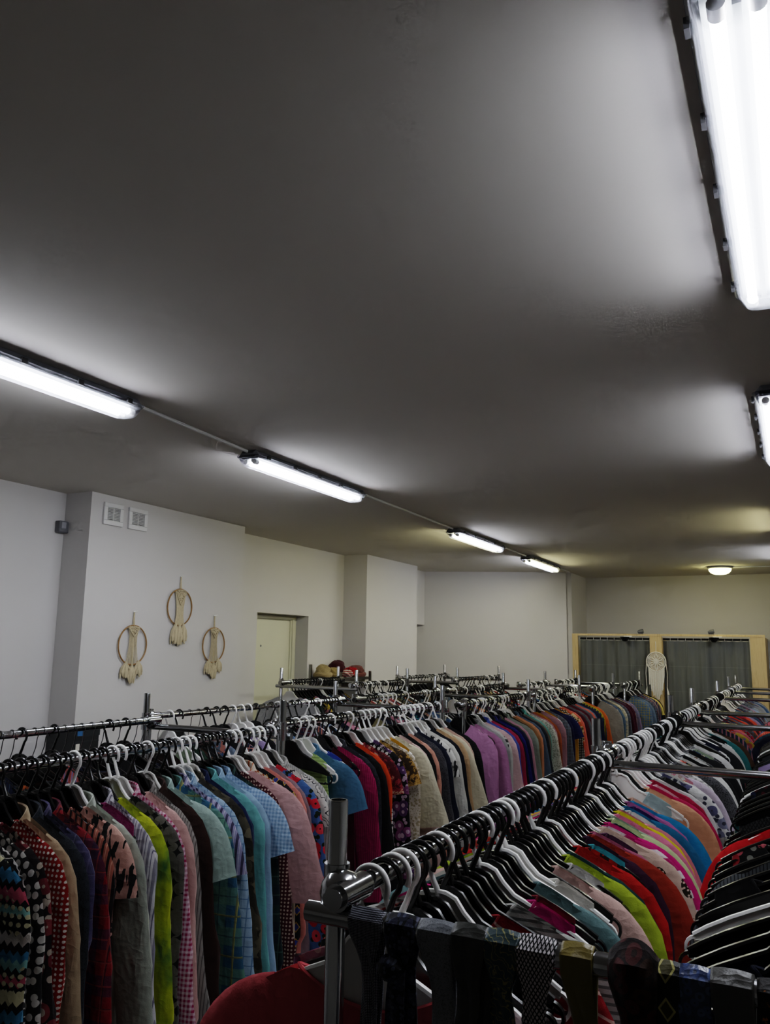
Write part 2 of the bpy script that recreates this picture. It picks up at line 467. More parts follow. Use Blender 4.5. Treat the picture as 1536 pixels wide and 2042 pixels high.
def fixture(x, y, label, ta='tube', tb='tube'):
    t = empty('ceiling_light', (x, y, CEIL)); tag(t, label, 'ceiling light', 'fluorescent ceiling lights')
    add('housing', FX['housing'], M['housing'], t); add('diffuser', FX['diffuser'], M['cover'], t); add('diffuser_dimming_rim', FX['rim'], M['rim'], t); add('reflector', FX['reflector'], M['reflector'], t)
    a = add('tube', FX['tube-1'], M[ta], t); b = add('tube', FX['tube1'], M[tb], t)
    if ta != 'tube': a['label'] = 'yellowish fluorescent tube'
    if tb != 'tube': b['label'] = 'yellowish fluorescent tube'
    add('lamp_holder', FX['lamp_holder'], M['white'], t)
    for i in range(5):
        for s in (-1, 1):
            add('clip', FX['clip'], M['vent_in'], t, (s * (LW / 2 * 1.12 + .003), .1 + i * 1.07 / 4, 0), (0, 0, 0 if s > 0 else PI))
XL, XR = -2.61, -.025
fixture(XL + .06, 1.31, 'lit fluorescent strip light running out of the picture above the wall corner')
fixture(XL, 3.50, 'lit fluorescent strip light in front of the two wall vents')
fixture(XL - .03, 6.56, 'lit fluorescent strip light throwing a yellowish patch on the ceiling', 'tube_warm', 'tube')
fixture(XL - .05, 8.80, 'small far lit strip light at the corner of the diagonal wall', 'tube', 'tube_warm')
fixture(XR, 1.18, 'big bright strip light overhead with two visible tubes in a clear cover')
fixture(XR, 3.40, 'lit strip light cut by the picture edge below the big overhead one')
fixture(XR + .01, 6.45, 'far strip light out past the picture edge lighting the ceiling warm', 'tube_warm', 'tube')
fixture(XR + .01, 8.75, 'farthest strip light of the overhead row near the back wall')
def conduit(x0, y0, x1, y1, label):
    bm = bmesh.new(); tube(bm, [(x0, y0, CEIL - .009), ((x0 + x1) / 2, (y0 + y1) / 2, CEIL - .0085), (x1, y1, CEIL - .009)], .009, 8)
    tag(obj('cable_conduit', bm, M['conduit']), label, 'conduit', 'ceiling cable conduits')
conduit(XL + .06, 2.58, XL, 3.50, 'white cable conduit along the ceiling in front of the vents')
conduit(XL, 4.77, XL - .03, 6.56, 'long white cable conduit between the second and third strip lights')
conduit(XL - .03, 7.83, XL - .05, 8.80, 'short white cable conduit between the two far strip lights')
conduit(XL - .05, 10.07, XL - .06, 10.8, 'white cable conduit ending at the diagonal wall corner')
conduit(XR + .02, 2.45, XR + .02, 3.40, 'white cable conduit below the big overhead strip light')
conduit(-.79 + .14, 10.72, .5, 10.75, 'thin white conduit beside the round ceiling lamp')
# bulkhead lamp
t = empty('round_ceiling_lamp', (-.79, 10.7, CEIL)); tag(t, 'round glowing yellowish lamp on the ceiling above the curtains', 'ceiling lamp')
bm = bmesh.new(); lathe(bm, [(.15, 0), (.15, -.02), (.135, -.03)], 28); obj('base', bm, M['grey_plastic'], t)
bm = bmesh.new(); lathe(bm, [(.13, -.03), (.125, -.055), (.10, -.08), (.06, -.095), (.01, -.10)], 28); obj('lamp_glass', bm, M['bulb'], t)

# ------------------------------------------------------------------ macrame hoops
def tassel_mesh(seed, L=.10, w=.045):
    r = random.Random(seed); bm = bmesh.new()
    for k in range(16):
        a = 2 * PI * k / 16; rr = w * (.35 + .65 * r.random()); l = L * (.8 + .3 * r.random())
        x, y = math.cos(a) * rr, math.sin(a) * rr * .4
        tube(bm, [(x * .1, y * .3, 0), (x * .75, y, -l * .35), (x * (1 + .25 * r.uniform(-1, 1)), y, -l * .7), (x * (.8 + .3 * r.uniform(-1, 1)), y, -l)], [.006, .010, .009, .004], 6)
    tube(bm, [(0, 0, .012), (0, 0, 0), (0, 0, -.012)], [.008, .012, .012], 8)
    return mesh('tassel', bm)
TAS = [tassel_mesh(i) for i in range(3)]
def hoop(y, z, label, style):
    t = empty('macrame_hoop', (WX1, y, z)); tag(t, label, 'wall hanging', 'macrame hoops on the wall')
    rad = .142
    bm = bmesh.new(); tube(bm, [(.016, rad * math.cos(a), rad * math.sin(a)) for a in [2 * PI * k / 40 for k in range(40)]], .0055, 8, closed=True); obj('hoop', bm, M['wood_ring'], t)
    bm = bmesh.new(); tube(bm, [(.014, -.004, rad), (.010, 0, rad + .05), (.008, .004, rad + .10)], .004, 6); tube(bm, [(.014, .006, rad), (.010, .006, rad + .05), (.008, .006, rad + .10)], .004, 6); obj('hanging_cord', bm, M['cotton'], t)
    bm = bmesh.new(); tube(bm, [(0, .005, rad + .10), (.018, .005, rad + .103)], .004, 6); tube(bm, [(.016, -.012, rad + .098), (.016, .03, rad + .106)], .003, 6); obj('nail', bm, M['white'], t)
    # knotted panel
    bm = bmesh.new(); top = .052 if style != 1 else .06; bot = .058 if style != 1 else .05
    zt = math.sqrt(rad ** 2 - top ** 2) - .004; zb = -math.sqrt(rad ** 2 - bot ** 2)
    ns = 11
    for i in range(ns):
        f = -1 + 2 * i / (ns - 1)
        z0 = math.sqrt(max(0, rad ** 2 - (f * top) ** 2)); z1 = -math.sqrt(max(0, rad ** 2 - (f * bot) ** 2))
        if style == 1: xs = [f * top, f * top * .82, f * top * .62, f * bot * .75, f * bot]
        else: xs = [f * top, f * top * .7, f * bot * .62, f * bot * .8, f * bot]
        tube(bm, [(.018, x, z0 + (z1 - z0) * k / 4) for k, x in enumerate(xs)], (.0024 if style != 1 else .0042) if abs(f) > .1 else .0045, 6)
    obj('macrame_string', bm, M['cotton'], t)
    bm = bmesh.new(); rr = random.Random(style + 5)
    dep = .085 if style == 1 else .055
    for i in range(60):
        f = rr.uniform(-1, 1); g = rr.uniform(0, 1)
        if g > 1.02 - abs(f) * .75: continue
        yy = f * top * (1 - g * .25); zz = math.sqrt(max(0, rad ** 2 - yy ** 2)) - .006 - g * dep
        tube(bm, [(.02, yy - .008, zz + .004), (.027, yy, zz), (.02, yy + .008, zz - .004)], .0052, 6)
    for s in (-1, 1):
        tube(bm, [(.024, s * top, zt - .005), (.026, s * top * .5, zt - dep * .7), (.026, 0, zt - dep * 1.25)], .005, 6)
    obj('knotted_panel', bm, M['cotton'], t)
    sp = [(-.062, -.128, .0), (.0, -.150, .06), (.062, -.122, 0)] if style != 1 else [(-.045, -.14, .03), (0, -.145, .05), (.045, -.14, .02)]
    for k, (yy, zz, ex) in enumerate(sp):
        sc = 1 + ex * 3
        add('tassel', TAS[k], M['cotton'], t, (.02, yy, zz), (0, 0, PI / 2), (1, 1, sc if style != 1 else sc * 1.25))
hoop(4.555, CAMZ - .01, 'round macrame hoop hanging lowest, closest to the wall corner', 0)
hoop(5.045, CAMZ + .29, 'round macrame hoop hanging higher than the other two', 1)
hoop(5.49, CAMZ + .0, 'round macrame hoop nearest the recessed door', 2)

# ------------------------------------------------------------------ fitting cubicles
FY = 10.97; K = FY / 12.0
ZH = CAMZ + .25 * K
t = empty('fitting_room_frame', (-1.6, FY, 0)); tag(t, 'light oak frame of the two fitting cubicles at the back', 'fitting room')
def fr_box(name, x0, x1, y0, y1, z0, z1, m): 
    bm = bmesh.new(); box(bm, (x0 + 1.6, y0, z0), (x1 + 1.6, y1, z1)); return obj(name, bm, m, t, False)
PX = [(-2.69, -2.86 * K), (-1.85 * K, -1.69 * K), (-.56 * K, -.375 * K)]
for a, b in PX: fr_box('post', a, b, 0, .03, 0, ZH, M['oak'])
fr_box('header', PX[0][0], PX[2][1], -.004, .05, ZH - .022, ZH + .004, M['oak'])
fr_box('side_panel', PX[2][1] - .02, PX[2][1], .03, BACK - FY - .005, 0, ZH - .03, M['oak'])
fr_box('divider_panel', -1.78 * K - .01, -1.78 * K + .01, .03, BACK - FY - .005, 0, ZH - .03, M['oak'])
ZR = CAMZ + .186 * K
def curtain(x0, x1, label, seed, n):
    r = random.Random(seed)
    rod = empty('curtain_rod', ((x0 + x1) / 2, FY + .07, ZR)); tag(rod, label[1], 'curtain rod', 'fitting room rods')
    bm = bmesh.new(); tube(bm, [((x0 - x1) / 2, 0, 0), ((x1 - x0) / 2, 0, 0)], .014, 10); obj('rod', bm, M['black'], rod)
    c = empty('curtain', ((x0 + x1) / 2, FY + .07, ZR)); tag(c, label[0], 'curtain', 'grey fitting room curtains')
    w = x1 - x0 - .005; zt = -.016; zb = -ZR + .12; nu = 90; ph = [r.uniform(0, 6) for _ in range(4)]
    fr_ = [r.uniform(5, 7), r.uniform(11, 15), r.uniform(2, 4)]
    def f(u, v):
        a = u / (nu - 1); b = v / 15
        y = .016 * math.sin(a * fr_[0] * 2 * PI + ph[0] + .6 * b) + .009 * math.sin(a * fr_[1] * 2 * PI + ph[1]) + .014 * math.sin(a * fr_[2] * 2 * PI + ph[2]) * b
        sag = .008 * abs(math.sin(a * n * PI)) if v == 0 else 0
        return Vector((-w / 2 + a * w + .02 * b * (a - .5) * 1.2, y * (.5 + .8 * b), zt - sag + (zb - zt) * b))
    bm = bmesh.new(); grid(bm, f, nu, 16); obj('curtain_cloth', bm, M['curtain'], c)
    for i in range(n + 1):
        x = -w / 2 + w * i / n
        bm = bmesh.new(); tube(bm, [(x, .016 * math.cos(q), -.003 + .019 * math.sin(q)) for q in [2 * PI * k / 14 for k in range(14)]], .0022, 6, closed=True)
        obj('curtain_ring', bm, M['white'], c)
curtain(-2.845 * K, -1.855 * K, ('dark grey curtain closing the cubicle beside the diagonal wall', 'dark curtain rod beside the diagonal wall'), 3, 10)
curtain(-1.685 * K, -.57 * K, ('dark grey curtain closing the cubicle under the round ceiling lamp', 'dark curtain rod under the round ceiling lamp'), 4, 11)
def spot(x, label, dk):
    s = empty('clip_spotlight', (x, FY + .02, ZH + .004)); tag(s, label, 'spotlight', 'small spotlights on the cubicle frame'); s.scale = (.72, .72, .72)
    bm = bmesh.new(); lathe(bm, [(.045, 0), (.045, .012), (.02, .016)], 18, Matrix.Translation((0, 0, 0))); tube(bm, [(0, 0, .01), (0, -.015, .03)], .007, 8); obj('base', bm, M['grey_plastic'], s)
    bm = bmesh.new(); lathe(bm, [(.022, -.05), (.036, .0), (.038, .05), (.03, .052)], 18, Matrix.Translation((-.0, -.03, .045)) @ Matrix.Rotation(1.35, 4, 'Y')); obj('lamp_head', bm, M['black'] if dk else M['grey_plastic'], s)
spot(-1.97 * K, 'small grey spotlight on the frame above the dark curtain by the diagonal wall', False)
spot(-1.04 * K, 'small grey spotlight on the frame above the curtain under the ceiling lamp', False)
def cam_spot(x, label):
    s = empty('hanging_spotlight', (x, FY - .01, ZH - .022)); tag(s, label, 'spotlight', 'small spotlights on the cubicle frame')
    bm = bmesh.new(); box(bm, (-.05, -.03, -.012), (.05, .03, 0)); obj('base', bm, M['white'], s, False)
    bm = bmesh.new(); lathe(bm, [(.02, -.06), (.05, -.03), (.06, -.0)], 18, Matrix.Translation((-.04, -.02, -.012))); obj('lamp_head', bm, M['black'], s)
cam_spot(-2.14 * K, 'small black lamp under the frame header before the dark curtain by the diagonal wall')
cam_spot(-.96 * K, 'small black lamp under the frame header before the curtain under the ceiling lamp')
# white disc wall hanging
t = empty('macrame_dream_catcher', (-1.77 * K, FY - .02, CAMZ - .115)); tag(t, 'white macrame dream catcher with star and long fringe hanging on the middle post', 'wall hanging')
rd = .118
bm = bmesh.new(); tube(bm, [(rd * math.cos(a), 0, rd * math.sin(a)) for a in [2 * PI * k / 36 for k in range(36)]], .007, 8, closed=True); obj('hoop', bm, M['cotton_white'], t)
bm = bmesh.new()
for k in range(6):
    a = PI / 2 + 2 * PI * k / 6; da = .26
    tube(bm, [(0, 0, 0), (.065 * math.cos(a - da), -.003, .065 * math.sin(a - da)), (rd * math.cos(a), 0, rd * math.sin(a)), (.065 * math.cos(a + da), -.003, .065 * math.sin(a + da)), (0, 0, 0)], .006, 6)
for q in (.028, .07, .085, .10):
    tube(bm, [(q * math.cos(a), .003, q * math.sin(a)) for a in [2 * PI * k / 30 for k in range(30)]], .0035, 5, closed=True)
for k in range(36):
    a = 2 * PI * k / 36; tube(bm, [(.02 * math.cos(a), .004, .02 * math.sin(a)), (rd * math.cos(a), .004, rd * math.sin(a))], .0025, 4)
obj('star_web', bm, M['cotton_white'], t)
bm = bmesh.new(); rr = random.Random(2)
for k in range(22):
    f = -1 + 2 * k / 21; x = f * .095; z0 = -math.sqrt(rd ** 2 - x * x); l = .34 - .14 * abs(f) ** 2 + rr.uniform(-.02, .02)
    tube(bm, [(x, 0, z0), (x * .97 + rr.uniform(-.003, .003), -.004, z0 - l * .5), (x * .9 + rr.uniform(-.006, .006), -.002, z0 - l)], .0045, 5)
obj('fringe', bm, M['cotton_white'], t)
for s in (-1, 1):
    bm = bmesh.new(); tube(bm, [(s * rd, 0, 0), (s * (rd + .012), -.002, -.15), (s * (rd + .004), 0, -.33)], .004, 5)
    for k in range(6): tube(bm, [(s * (rd + .004), 0, -.32), (s * (rd + .02) + .012 * math.sin(k * 2), .006 * math.cos(k * 3), -.42 - .012 * k)], [.004, .008], 5)
    obj('side_cord', bm, M['cotton_white'], t)
bm = bmesh.new(); tube(bm, [(0, .004, rd), (.002, .006, rd + .07), (0, .012, rd + .135)], .004, 6); obj('hanging_cord', bm, M['cotton_white'], t)

# ------------------------------------------------------------------ clothes racks
RT = .0155
def rack(xl, xr, y0, y1, zr, label, rot=0., near_bar=True, far_bar=True, posts=('nl', 'nr', 'fl', 'fr'), over_n=.13, over_f=.13, group='chrome double clothes racks', barx=0.06):
    cx, cy = (xl + xr) / 2, (y0 + y1) / 2
    t = empty('clothes_rack', (cx, cy, 0), rot); tag(t, label, 'clothes rack', group)
    a, b, L = xl - cx, xr - cx, (y1 - y0) / 2
    for s, x in ((-1, a), (1, b)):
        bm = bmesh.new(); tube(bm, [(x, -L, zr), (x, L, zr)], RT, 16); obj('rail', bm, M['chrome'], t)
    px = {'l': a - .031, 'r': b + .031}; py = {'n': -L + .065, 'f': L - .065}
    for k in posts:
        x, y = px[k[1]], py[k[0]]; over = over_n if k[0] == 'n' else over_f
        bm = bmesh.new(); top = zr + over
        lathe(bm, [(RT, .05), (RT, top - .003), (RT - .001, top), (RT - .0035, top), (RT - .0035, top - .03)], 20, Matrix.Translation((x, y, 0)))
        o = obj('post', bm, M['chrome'], t)
        bm = bmesh.new(); lathe(bm, [(.03, 0), (.03, .03), (.012, .05)], 14, Matrix.Translation((x, y, 0))); obj('foot', bm, M['black'], t)
        # clamp holding post, rail and crossbar together
        rx = a if k[1] == 'l' else b
        bm = bmesh.new(); tube(bm, [(x, y, zr - .045), (x, y, zr + .035)], .0205, 16); sgn = 1 if k[0] == 'n' else -1
        tube(bm, [(rx, y - sgn * .055, zr), (rx, y + sgn * .03, zr)], .0205, 16)
        lathe(bm, [(.004, -.034), (.020, -.029), (.031, -.014), (.034, 0), (.031, .014), (.020, .029), (.004, .034)], 18, Matrix.Translation(((x + rx) / 2, y - sgn * .012, zr - .004)))
        tube(bm, [((x + rx) / 2, y - sgn * .036, zr - .004), ((x + rx) / 2, y - sgn * .053, zr - .004)], [.011, .010], 12)
        obj('clamp', bm, M['chrome'], t)
    for k, f in (('n', near_bar), ('f', far_bar)):
        if not f: continue
        y = py[k] + (-.034 if k == 'n' else .034)
        bm = bmesh.new(); tube(bm, [(a - barx, y, zr - .031), (b + barx, y, zr - .031)], RT, 16); obj('crossbar', bm, M['chrome'], t)
    for k in ('n', 'f'):
        y = py[k] + (-.034 if k == 'n' else .034)
        bm = bmesh.new(); tube(bm, [(a - .05, y, .13), (b + .05, y, .13)], RT, 12); obj('lower_crossbar', bm, M['chrome'], t)
    return t
ZR_ = CAMZ - .37
# middle column of racks (left rail, right rail, near, far)
BR = [(-2.86, -2.12, .95, 3.22), (-2.98, -2.20, 3.27, 5.20), (-2.86, -2.07, 5.24, 6.82), (-2.80, -2.05, 6.86, 8.50), (-2.66, -1.93, 8.54, 9.64), (-2.56, -1.82, 9.68, 10.72)]
BNAME = ['first middle rack', 'second middle rack', 'third middle rack', 'fourth middle rack', 'fifth middle rack', 'last middle rack']
BROT = [0, -.045, -.01, -.02, -.02, -.02]
for i, (a, b, y0, y1) in enumerate(BR):
    rack(a, b, y0, y1, ZR_, 'chrome double clothes rack packed with garments, %s of the middle row' % ['first', 'second', 'third', 'fourth', 'fifth', 'last'][i], BROT[i], near_bar=False, over_n=.036)
# foreground rack row
CX0, CX1 = -.638, .0
CR = [(1.115, 3.12), (3.16, 5.07), (5.11, 6.13), (6.17, 8.14), (8.18, 9.5), (9.54, 10.62)]
CNAME = ['necktie rack near rail', 'second foreground rack near rail', 'third foreground rack near rail', 'fourth foreground rack near rail', 'fifth foreground rack near rail', 'last foreground rack near rail']
for i, (y0, y1) in enumerate(CR):
    rack(CX0, CX1, y0, y1, ZR_, ['chrome double clothes rack with neckties over its crossbar', 'chrome clothes rack directly behind the necktie rack', 'short chrome clothes rack, third counted from the neckties', 'chrome clothes rack, fourth counted from the neckties', 'chrome clothes rack, fifth counted from the neckties', 'chrome clothes rack ending just before the grey curtains'][i], 0, near_bar=(i == 0), far_bar=True, over_n=.13 if i == 0 else .036)
# wall racks
ZA = CAMZ - .325
AR = [(-4.2, -3.48, 6.28, 7.45), (-3.95, -3.3, 8.2, 9.7)]
ANAME = ['rack by the door', 'rack by the diagonal wall']
for i, (a, b, y0, y1) in enumerate(AR):
    rack(a, b, y0, y1, ZA, ['chrome clothes rack standing before the recessed door', 'chrome clothes rack standing before the diagonal wall'][i], 0, True, True)

t = empty('carton_box', (-4.12, 3.85, 0)); tag(t, 'tall black carton with a small white sticker behind the wire hangers', 'box')
bm = bmesh.new(); box(bm, (-.12, -.10, 0), (.12, .10, 1.26)); obj('body', bm, simple('black_carton', '#14171a', .5), t, False)
bm = bmesh.new(); box(bm, (.12, -.104, 1.225), (.124, .104, 1.265)); box(bm, (-.124, -.104, 1.26), (.124, .104, 1.268)); box(bm, (.12, -.10, 1.19), (.1225, .10, 1.197)); obj('lid', bm, simple('carton_lid', '#1c2024', .45), t, False)
bm = bmesh.new(); box(bm, (.12, -.085, 1.145), (.1222, -.055, 1.185)); obj('sticker', bm, M['label'], t, False)
bm = bmesh.new(); box(bm, (.124, -.08, 1.232), (.1252, -.04, 1.262)); o = obj('emblem', bm, simple('blue_print', '#2a5f8c', .5), t, False); o['label'] = 'small blue printed patch'
# ------------------------------------------------------------------ hangers
TOP = [(0, -.070), (.016, -.071), (.033, -.078), (.048, -.098), (.068, -.117), (.10, -.131), (.14, -.149), (.18, -.170), (.205, -.186)]
BOT = [(.203, -.198), (.17, -.191), (.12, -.184), (.06, -.177), (0, -.174)]
def ztop(x):
    x = abs(x)
    for (a, za), (b, zb) in zip(TOP, TOP[1:]):
        if x <= b: return za + (zb - za) * (x - a) / (b - a)
    return TOP[-1][1] - (x - TOP[-1][0]) * .9
def ribbon(bm, pts, ht, hy, closed=False):
    n = len(pts); rings = []
    for i, p in enumerate(pts):
        p = Vector((p[0], 0, p[1]))
        q = pts[(i + 1) % n] if (closed or i < n - 1) else pts[i]; o = pts[i - 1] if (closed or i) else pts[i]
        d = Vector((q[0] - o[0], 0, q[1] - o[1])).normalized(); nn = Vector((-d.z, 0, d.x))
        rings.append([bm.verts.new(p + nn * ht * a + Vector((0, hy * b, 0))) for a, b in ((-1, -1), (1, -.7), (1, .7), (-1, 1))])
    for i in range(n if closed else n - 1):
        A, B = rings[i], rings[(i + 1) % n]
        for k in range(4): bm.faces.new((A[k], A[(k + 1) % 4], B[(k + 1) % 4], B[k]))
    if not closed: bm.faces.new(rings[0]); bm.faces.new(rings[-1][::-1])
def hook_bm(r=.0044, n=10, seg=20):
    bm = bmesh.new(); Rr = .027; zc = RT - Rr + r + .0006
    pts = [(-.002, 0, -.078), (.001, 0, -.066), (.008, 0, -.052)]
    for k in range(seg + 1):
        a = math.radians(-48 + 258 * k / seg); pts.append((Rr * math.cos(a), 0, zc + Rr * math.sin(a)))
    rr = [r * 1.35, r * 1.2, r * 1.1] + [r] * (seg + 1)
    tube(bm, pts, rr, n)
    return bm
def body_bm(kind):
    bm = bmesh.new()
    T = [(-x, z) for x, z in TOP[::-1]] + TOP[1:]
    B = BOT[:-1] + [(-x, z) for x, z in BOT[::-1]]
    prism_y(bm, T + B, -.0012, .0012)
    ribbon(bm, T, .0022, .0052); ribbon(bm, B, .0020, .0045)
    for s in (-1, 1):
        c = (s * .198, -.2105); pts = []
        for k in range(11):
            a = math.radians(80 - 215 * k / 10); pts.append((c[0] + s * .0205 * math.cos(a), c[1] + .0205 * math.sin(a)))
        ribbon(bm, pts, .0026, .0045)
    if kind == 'bar':
        tube(bm, [(-.185, 0, -.2105 - .0205), (0, 0, -.233), (.185, 0, -.2105 - .0205)], .004, 8)
    return bm
HM = {'hook': mesh('hanger_hook', hook_bm()), 'plain': mesh('hanger_body', body_bm('plain')), 'bar': mesh('hanger_body_bar', body_bm('bar'))}
def joined(kind):
    bm = hook_bm(n=6, seg=12); tmp = bpy.data.meshes.new('t'); b2 = body_bm(kind); b2.to_mesh(tmp); b2.free(); bm.from_mesh(tmp); return mesh('hanger_' + kind, bm)
HM['jplain'] = joined('plain'); HM['jbar'] = joined('bar')
bm = bmesh.new(); Rr = .021; zc = RT - Rr + .002
pts = [(0, 0, -.115), (0, 0, -.08), (.012, 0, -.05)] + [(Rr * math.cos(a), 0, zc + Rr * math.sin(a)) for a in [math.radians(-40 + 240 * k / 14) for k in range(15)]]
tube(bm, pts, .0018, 6)
tube(bm, [(0, 0, -.115), (.02, 0, -.120), (.20, 0, -.19), (.205, 0, -.2), (.19, 0, -.205), (-.19, 0, -.205), (-.205, 0, -.2), (-.20, 0, -.19), (-.02, 0, -.12), (0, 0, -.115)], .0016, 6)
HM['wire'] = mesh('wire_hanger', bm)
stk = bmesh.new(); box(stk, (-.007, -.0066, -.112), (.007, -.0052, -.088)); HM['sticker'] = mesh('sticker', stk, False)

# ------------------------------------------------------------------ garments
def sm(a, b, x):
    t = max(0, min(1, (x - a) / (b - a))); return t * t * (3 - 2 * t)
def garment(seed, neck=.075, fdep=.06, L=.70, flare=1.06, sleeve=.56, swid=.078, collar=False, th=.015, amp=.007, tip=.185, nu=52, nv=30, cuff=True):
    """body, sleeves and collar meshes hanging from the hanger's shoulder line"""
    r = random.Random(seed); out = {}
    ph = [r.uniform(0, 6.28) for _ in range(8)]; k1, k2, k3 = r.uniform(20, 30), r.uniform(38, 55), r.uniform(9, 15)
    hem = -.10 - L; lean = r.uniform(-.006, .002)
    def wig(x, z, s):
        g = sm(0, .35, -z - .12)
        cr = lambda w: (1 - abs(math.sin(w))) ** 2 - .33
        a = cr(k1 * .5 * x + ph[0] + 1.2 * z) * .9 + cr(k2 * .5 * x + ph[1] - 1.6 * z + s) * .5 + math.sin(k3 * x + ph[2] + 2 * z + s) * .5
        b = cr(12 * z + 9 * x + ph[3]) * .35 + cr(8 * z - 11 * x + ph[4]) * .4
        return amp * (a * (.04 + g) + b * sm(0, .1, -z - .1)) + .8 * amp * noise.noise(Vector((x * 16 + ph[5], z * 9, s * 3 + seed))) * (.15 + .85 * sm(0, .15, -z - .15))
    def f(u, v):
        th_ = 2 * PI * u / nu; c, s = math.cos(th_), math.sin(th_); b = (v / (nv - 1)) ** 1.15
        cx = math.copysign(abs(c) ** .75, c); sy = math.copysign(abs(s) ** .8, s)
        w = tip + .008 + (tip * flare - tip) * b + .012 * sm(.1, .3, b)
        x = w * cx
        zt = ztop(x) + .011
        if abs(x) < neck:
            q = 1 - (x / neck) ** 2
            zt = ztop(neck) + .010 - (fdep if s < 0 else .012) * q
        z = zt + (hem + .012 * math.sin(3 * x * 8 + ph[6]) - zt) * b
        d = .0095 + (th - .0095) * sm(0, .12, b) + .004 * b
        y = d * sy + wig(x, z, 0 if s < 0 else 2.5) + lean * b
        x += .006 * math.sin(9 * z + ph[7]) * b
        return Vector((x, y, z))
    bm = bmesh.new(); grid(bm, f, nu, nv, True); out['body'] = mesh('garment_body', bm)
    if sleeve:
        for sg in (-1, 1):
            p2 = [r.uniform(0, 6.28) for _ in range(5)]; fw = r.uniform(-.02, -.008); ns, nr = 18, 20 if sleeve > .3 else 12
            x0 = tip - .045; h0 = .072 if sleeve > .3 else .078
            cen = [(x0, ztop(x0) + .006 - h0)]; ang = []
            amax = math.radians(r.uniform(78, 89) if sleeve > .3 else r.uniform(68, 82)); st = sleeve / (nr - 1)
            for i in range(nr):
                t_ = i / (nr - 1); A = math.radians(12) + (amax - math.radians(12)) * sm(0, .115 / sleeve * 1.15 if sleeve > .3 else .8, t_)
                ang.append(A)
                if i: cen.append((cen[-1][0] + st * math.cos(A), cen[-1][1] - st * math.sin(A)))
            def fs(u, v):
                q = 2 * PI * u / ns; t_ = v / (nr - 1); A = ang[v]; cxp, czp = cen[v]
                h = h0 + (swid * .72 - h0) * sm(0, 1, t_) if sleeve > .3 else h0 + (swid - h0) * t_
                dp = .012 + .005 * sm(0, .3, t_)
                if sleeve > .3 and cuff:
                    if t_ > .9: h *= .78
                    elif t_ > .8: h *= 1.05
                ca = math.copysign(abs(math.cos(q)) ** .8, math.cos(q)); sa = math.sin(q)
                ax = math.sin(A); az = math.cos(A)
                L_ = t_ * sleeve
                cr = lambda w, p_: (1 - abs(math.sin(w + p_))) ** 2 - .33
                fold = .012 * cr(9 * L_ + 1.1 * ca, p2[0]) + .009 * cr(15 * L_ - 1.6 * ca, p2[1]) + .010 * noise.noise(Vector((L_ * 7 + p2[2], ca * 1.6, seed)))
                fold *= sm(0, .2, t_); side = 1 if sa > 0 else -1
                hx = h * ca * (1 + .10 * noise.noise(Vector((L_ * 6 + p2[3], ca, seed + 7))) * sm(0, .3, t_))
                return Vector((sg * (cxp + ax * hx + .008 * noise.noise(Vector((L_ * 3, p2[4], 3))) * t_), dp * sa + fold * (.6 + .4 * side) + fw * t_ * 1.2, czp + az * hx))
            bm = bmesh.new(); rows = grid(bm, fs, ns, nr, True); out['sleeve%d' % sg] = mesh('garment_sleeve', bm)
    if collar:
        nk = neck + .004; zc = ztop(neck) + .012
        def fc(u, v):
            q = math.radians(-68 + 316 * u / 31); st_ = [(0, -.028, .98), (1, -.008, .95), (2, .008, .93), (3, .010, 1.0), (4, -.008, 1.12), (5, -.032, 1.22)][v]
            dz, k = st_[1], st_[2]
            front = max(0, -math.sin(q)); pt = sm(.6, .95, front)
            return Vector((nk * k * math.cos(q), (.026 if v < 3 else .030) * math.sin(q) * k, zc + dz + .012 * math.sin(q) - .035 * front * (1 if v < 4 else 1.25) - .02 * pt * (v >= 4)))
        bm = bmesh.new(); grid(bm, fc, 32, 6); out['collar'] = mesh('garment_collar', bm)
    else:
        # bound neckline
        pts = []
        for k in range(28):
            q = 2 * PI * k / 28; x = neck * math.cos(q); s = math.sin(q); qq = 1 - math.cos(q) ** 2
            pts.append((x, .008 * s + wig(x, -.15, 0 if s < 0 else 2.5) * .8, ztop(neck) + .010 - (fdep if s < 0 else .012) * qq))
        bm = bmesh.new(); tube(bm, pts, .0035, 6, closed=True); out['collar'] = mesh('garment_neckband', bm)
    return out
def drape(seed, L1=.5, L2=.42, w=.15):
    r = random.Random(seed); ph = [r.uniform(0, 6) for _ in range(4)]
    def f(u, v):
        a = -1 + 2 * u / 23; n = 27; t = v / n
        tot = L1 + L2; s = t * tot - L1
        x = a * w * (1 - .08 * sm(0, .4, abs(s))); y0 = .007
        if s < -.01: z = -.233 + .004 + s; y = -y0 - .004
        elif s > .01: z = -.233 + .004 - s; y = y0 + .004
        else: z = -.233 + .008; y = s * .9
        g = sm(0, .2, abs(s))
        y += .007 * g * math.sin(26 * a * w * 2 + ph[0] + s * 3) + .004 * g * math.sin(60 * a * w + ph[1])
        return Vector((x, y, z))
    bm = bmesh.new(); grid(bm, f, 24, 28); return {'body': mesh('draped_cloth', bm)}
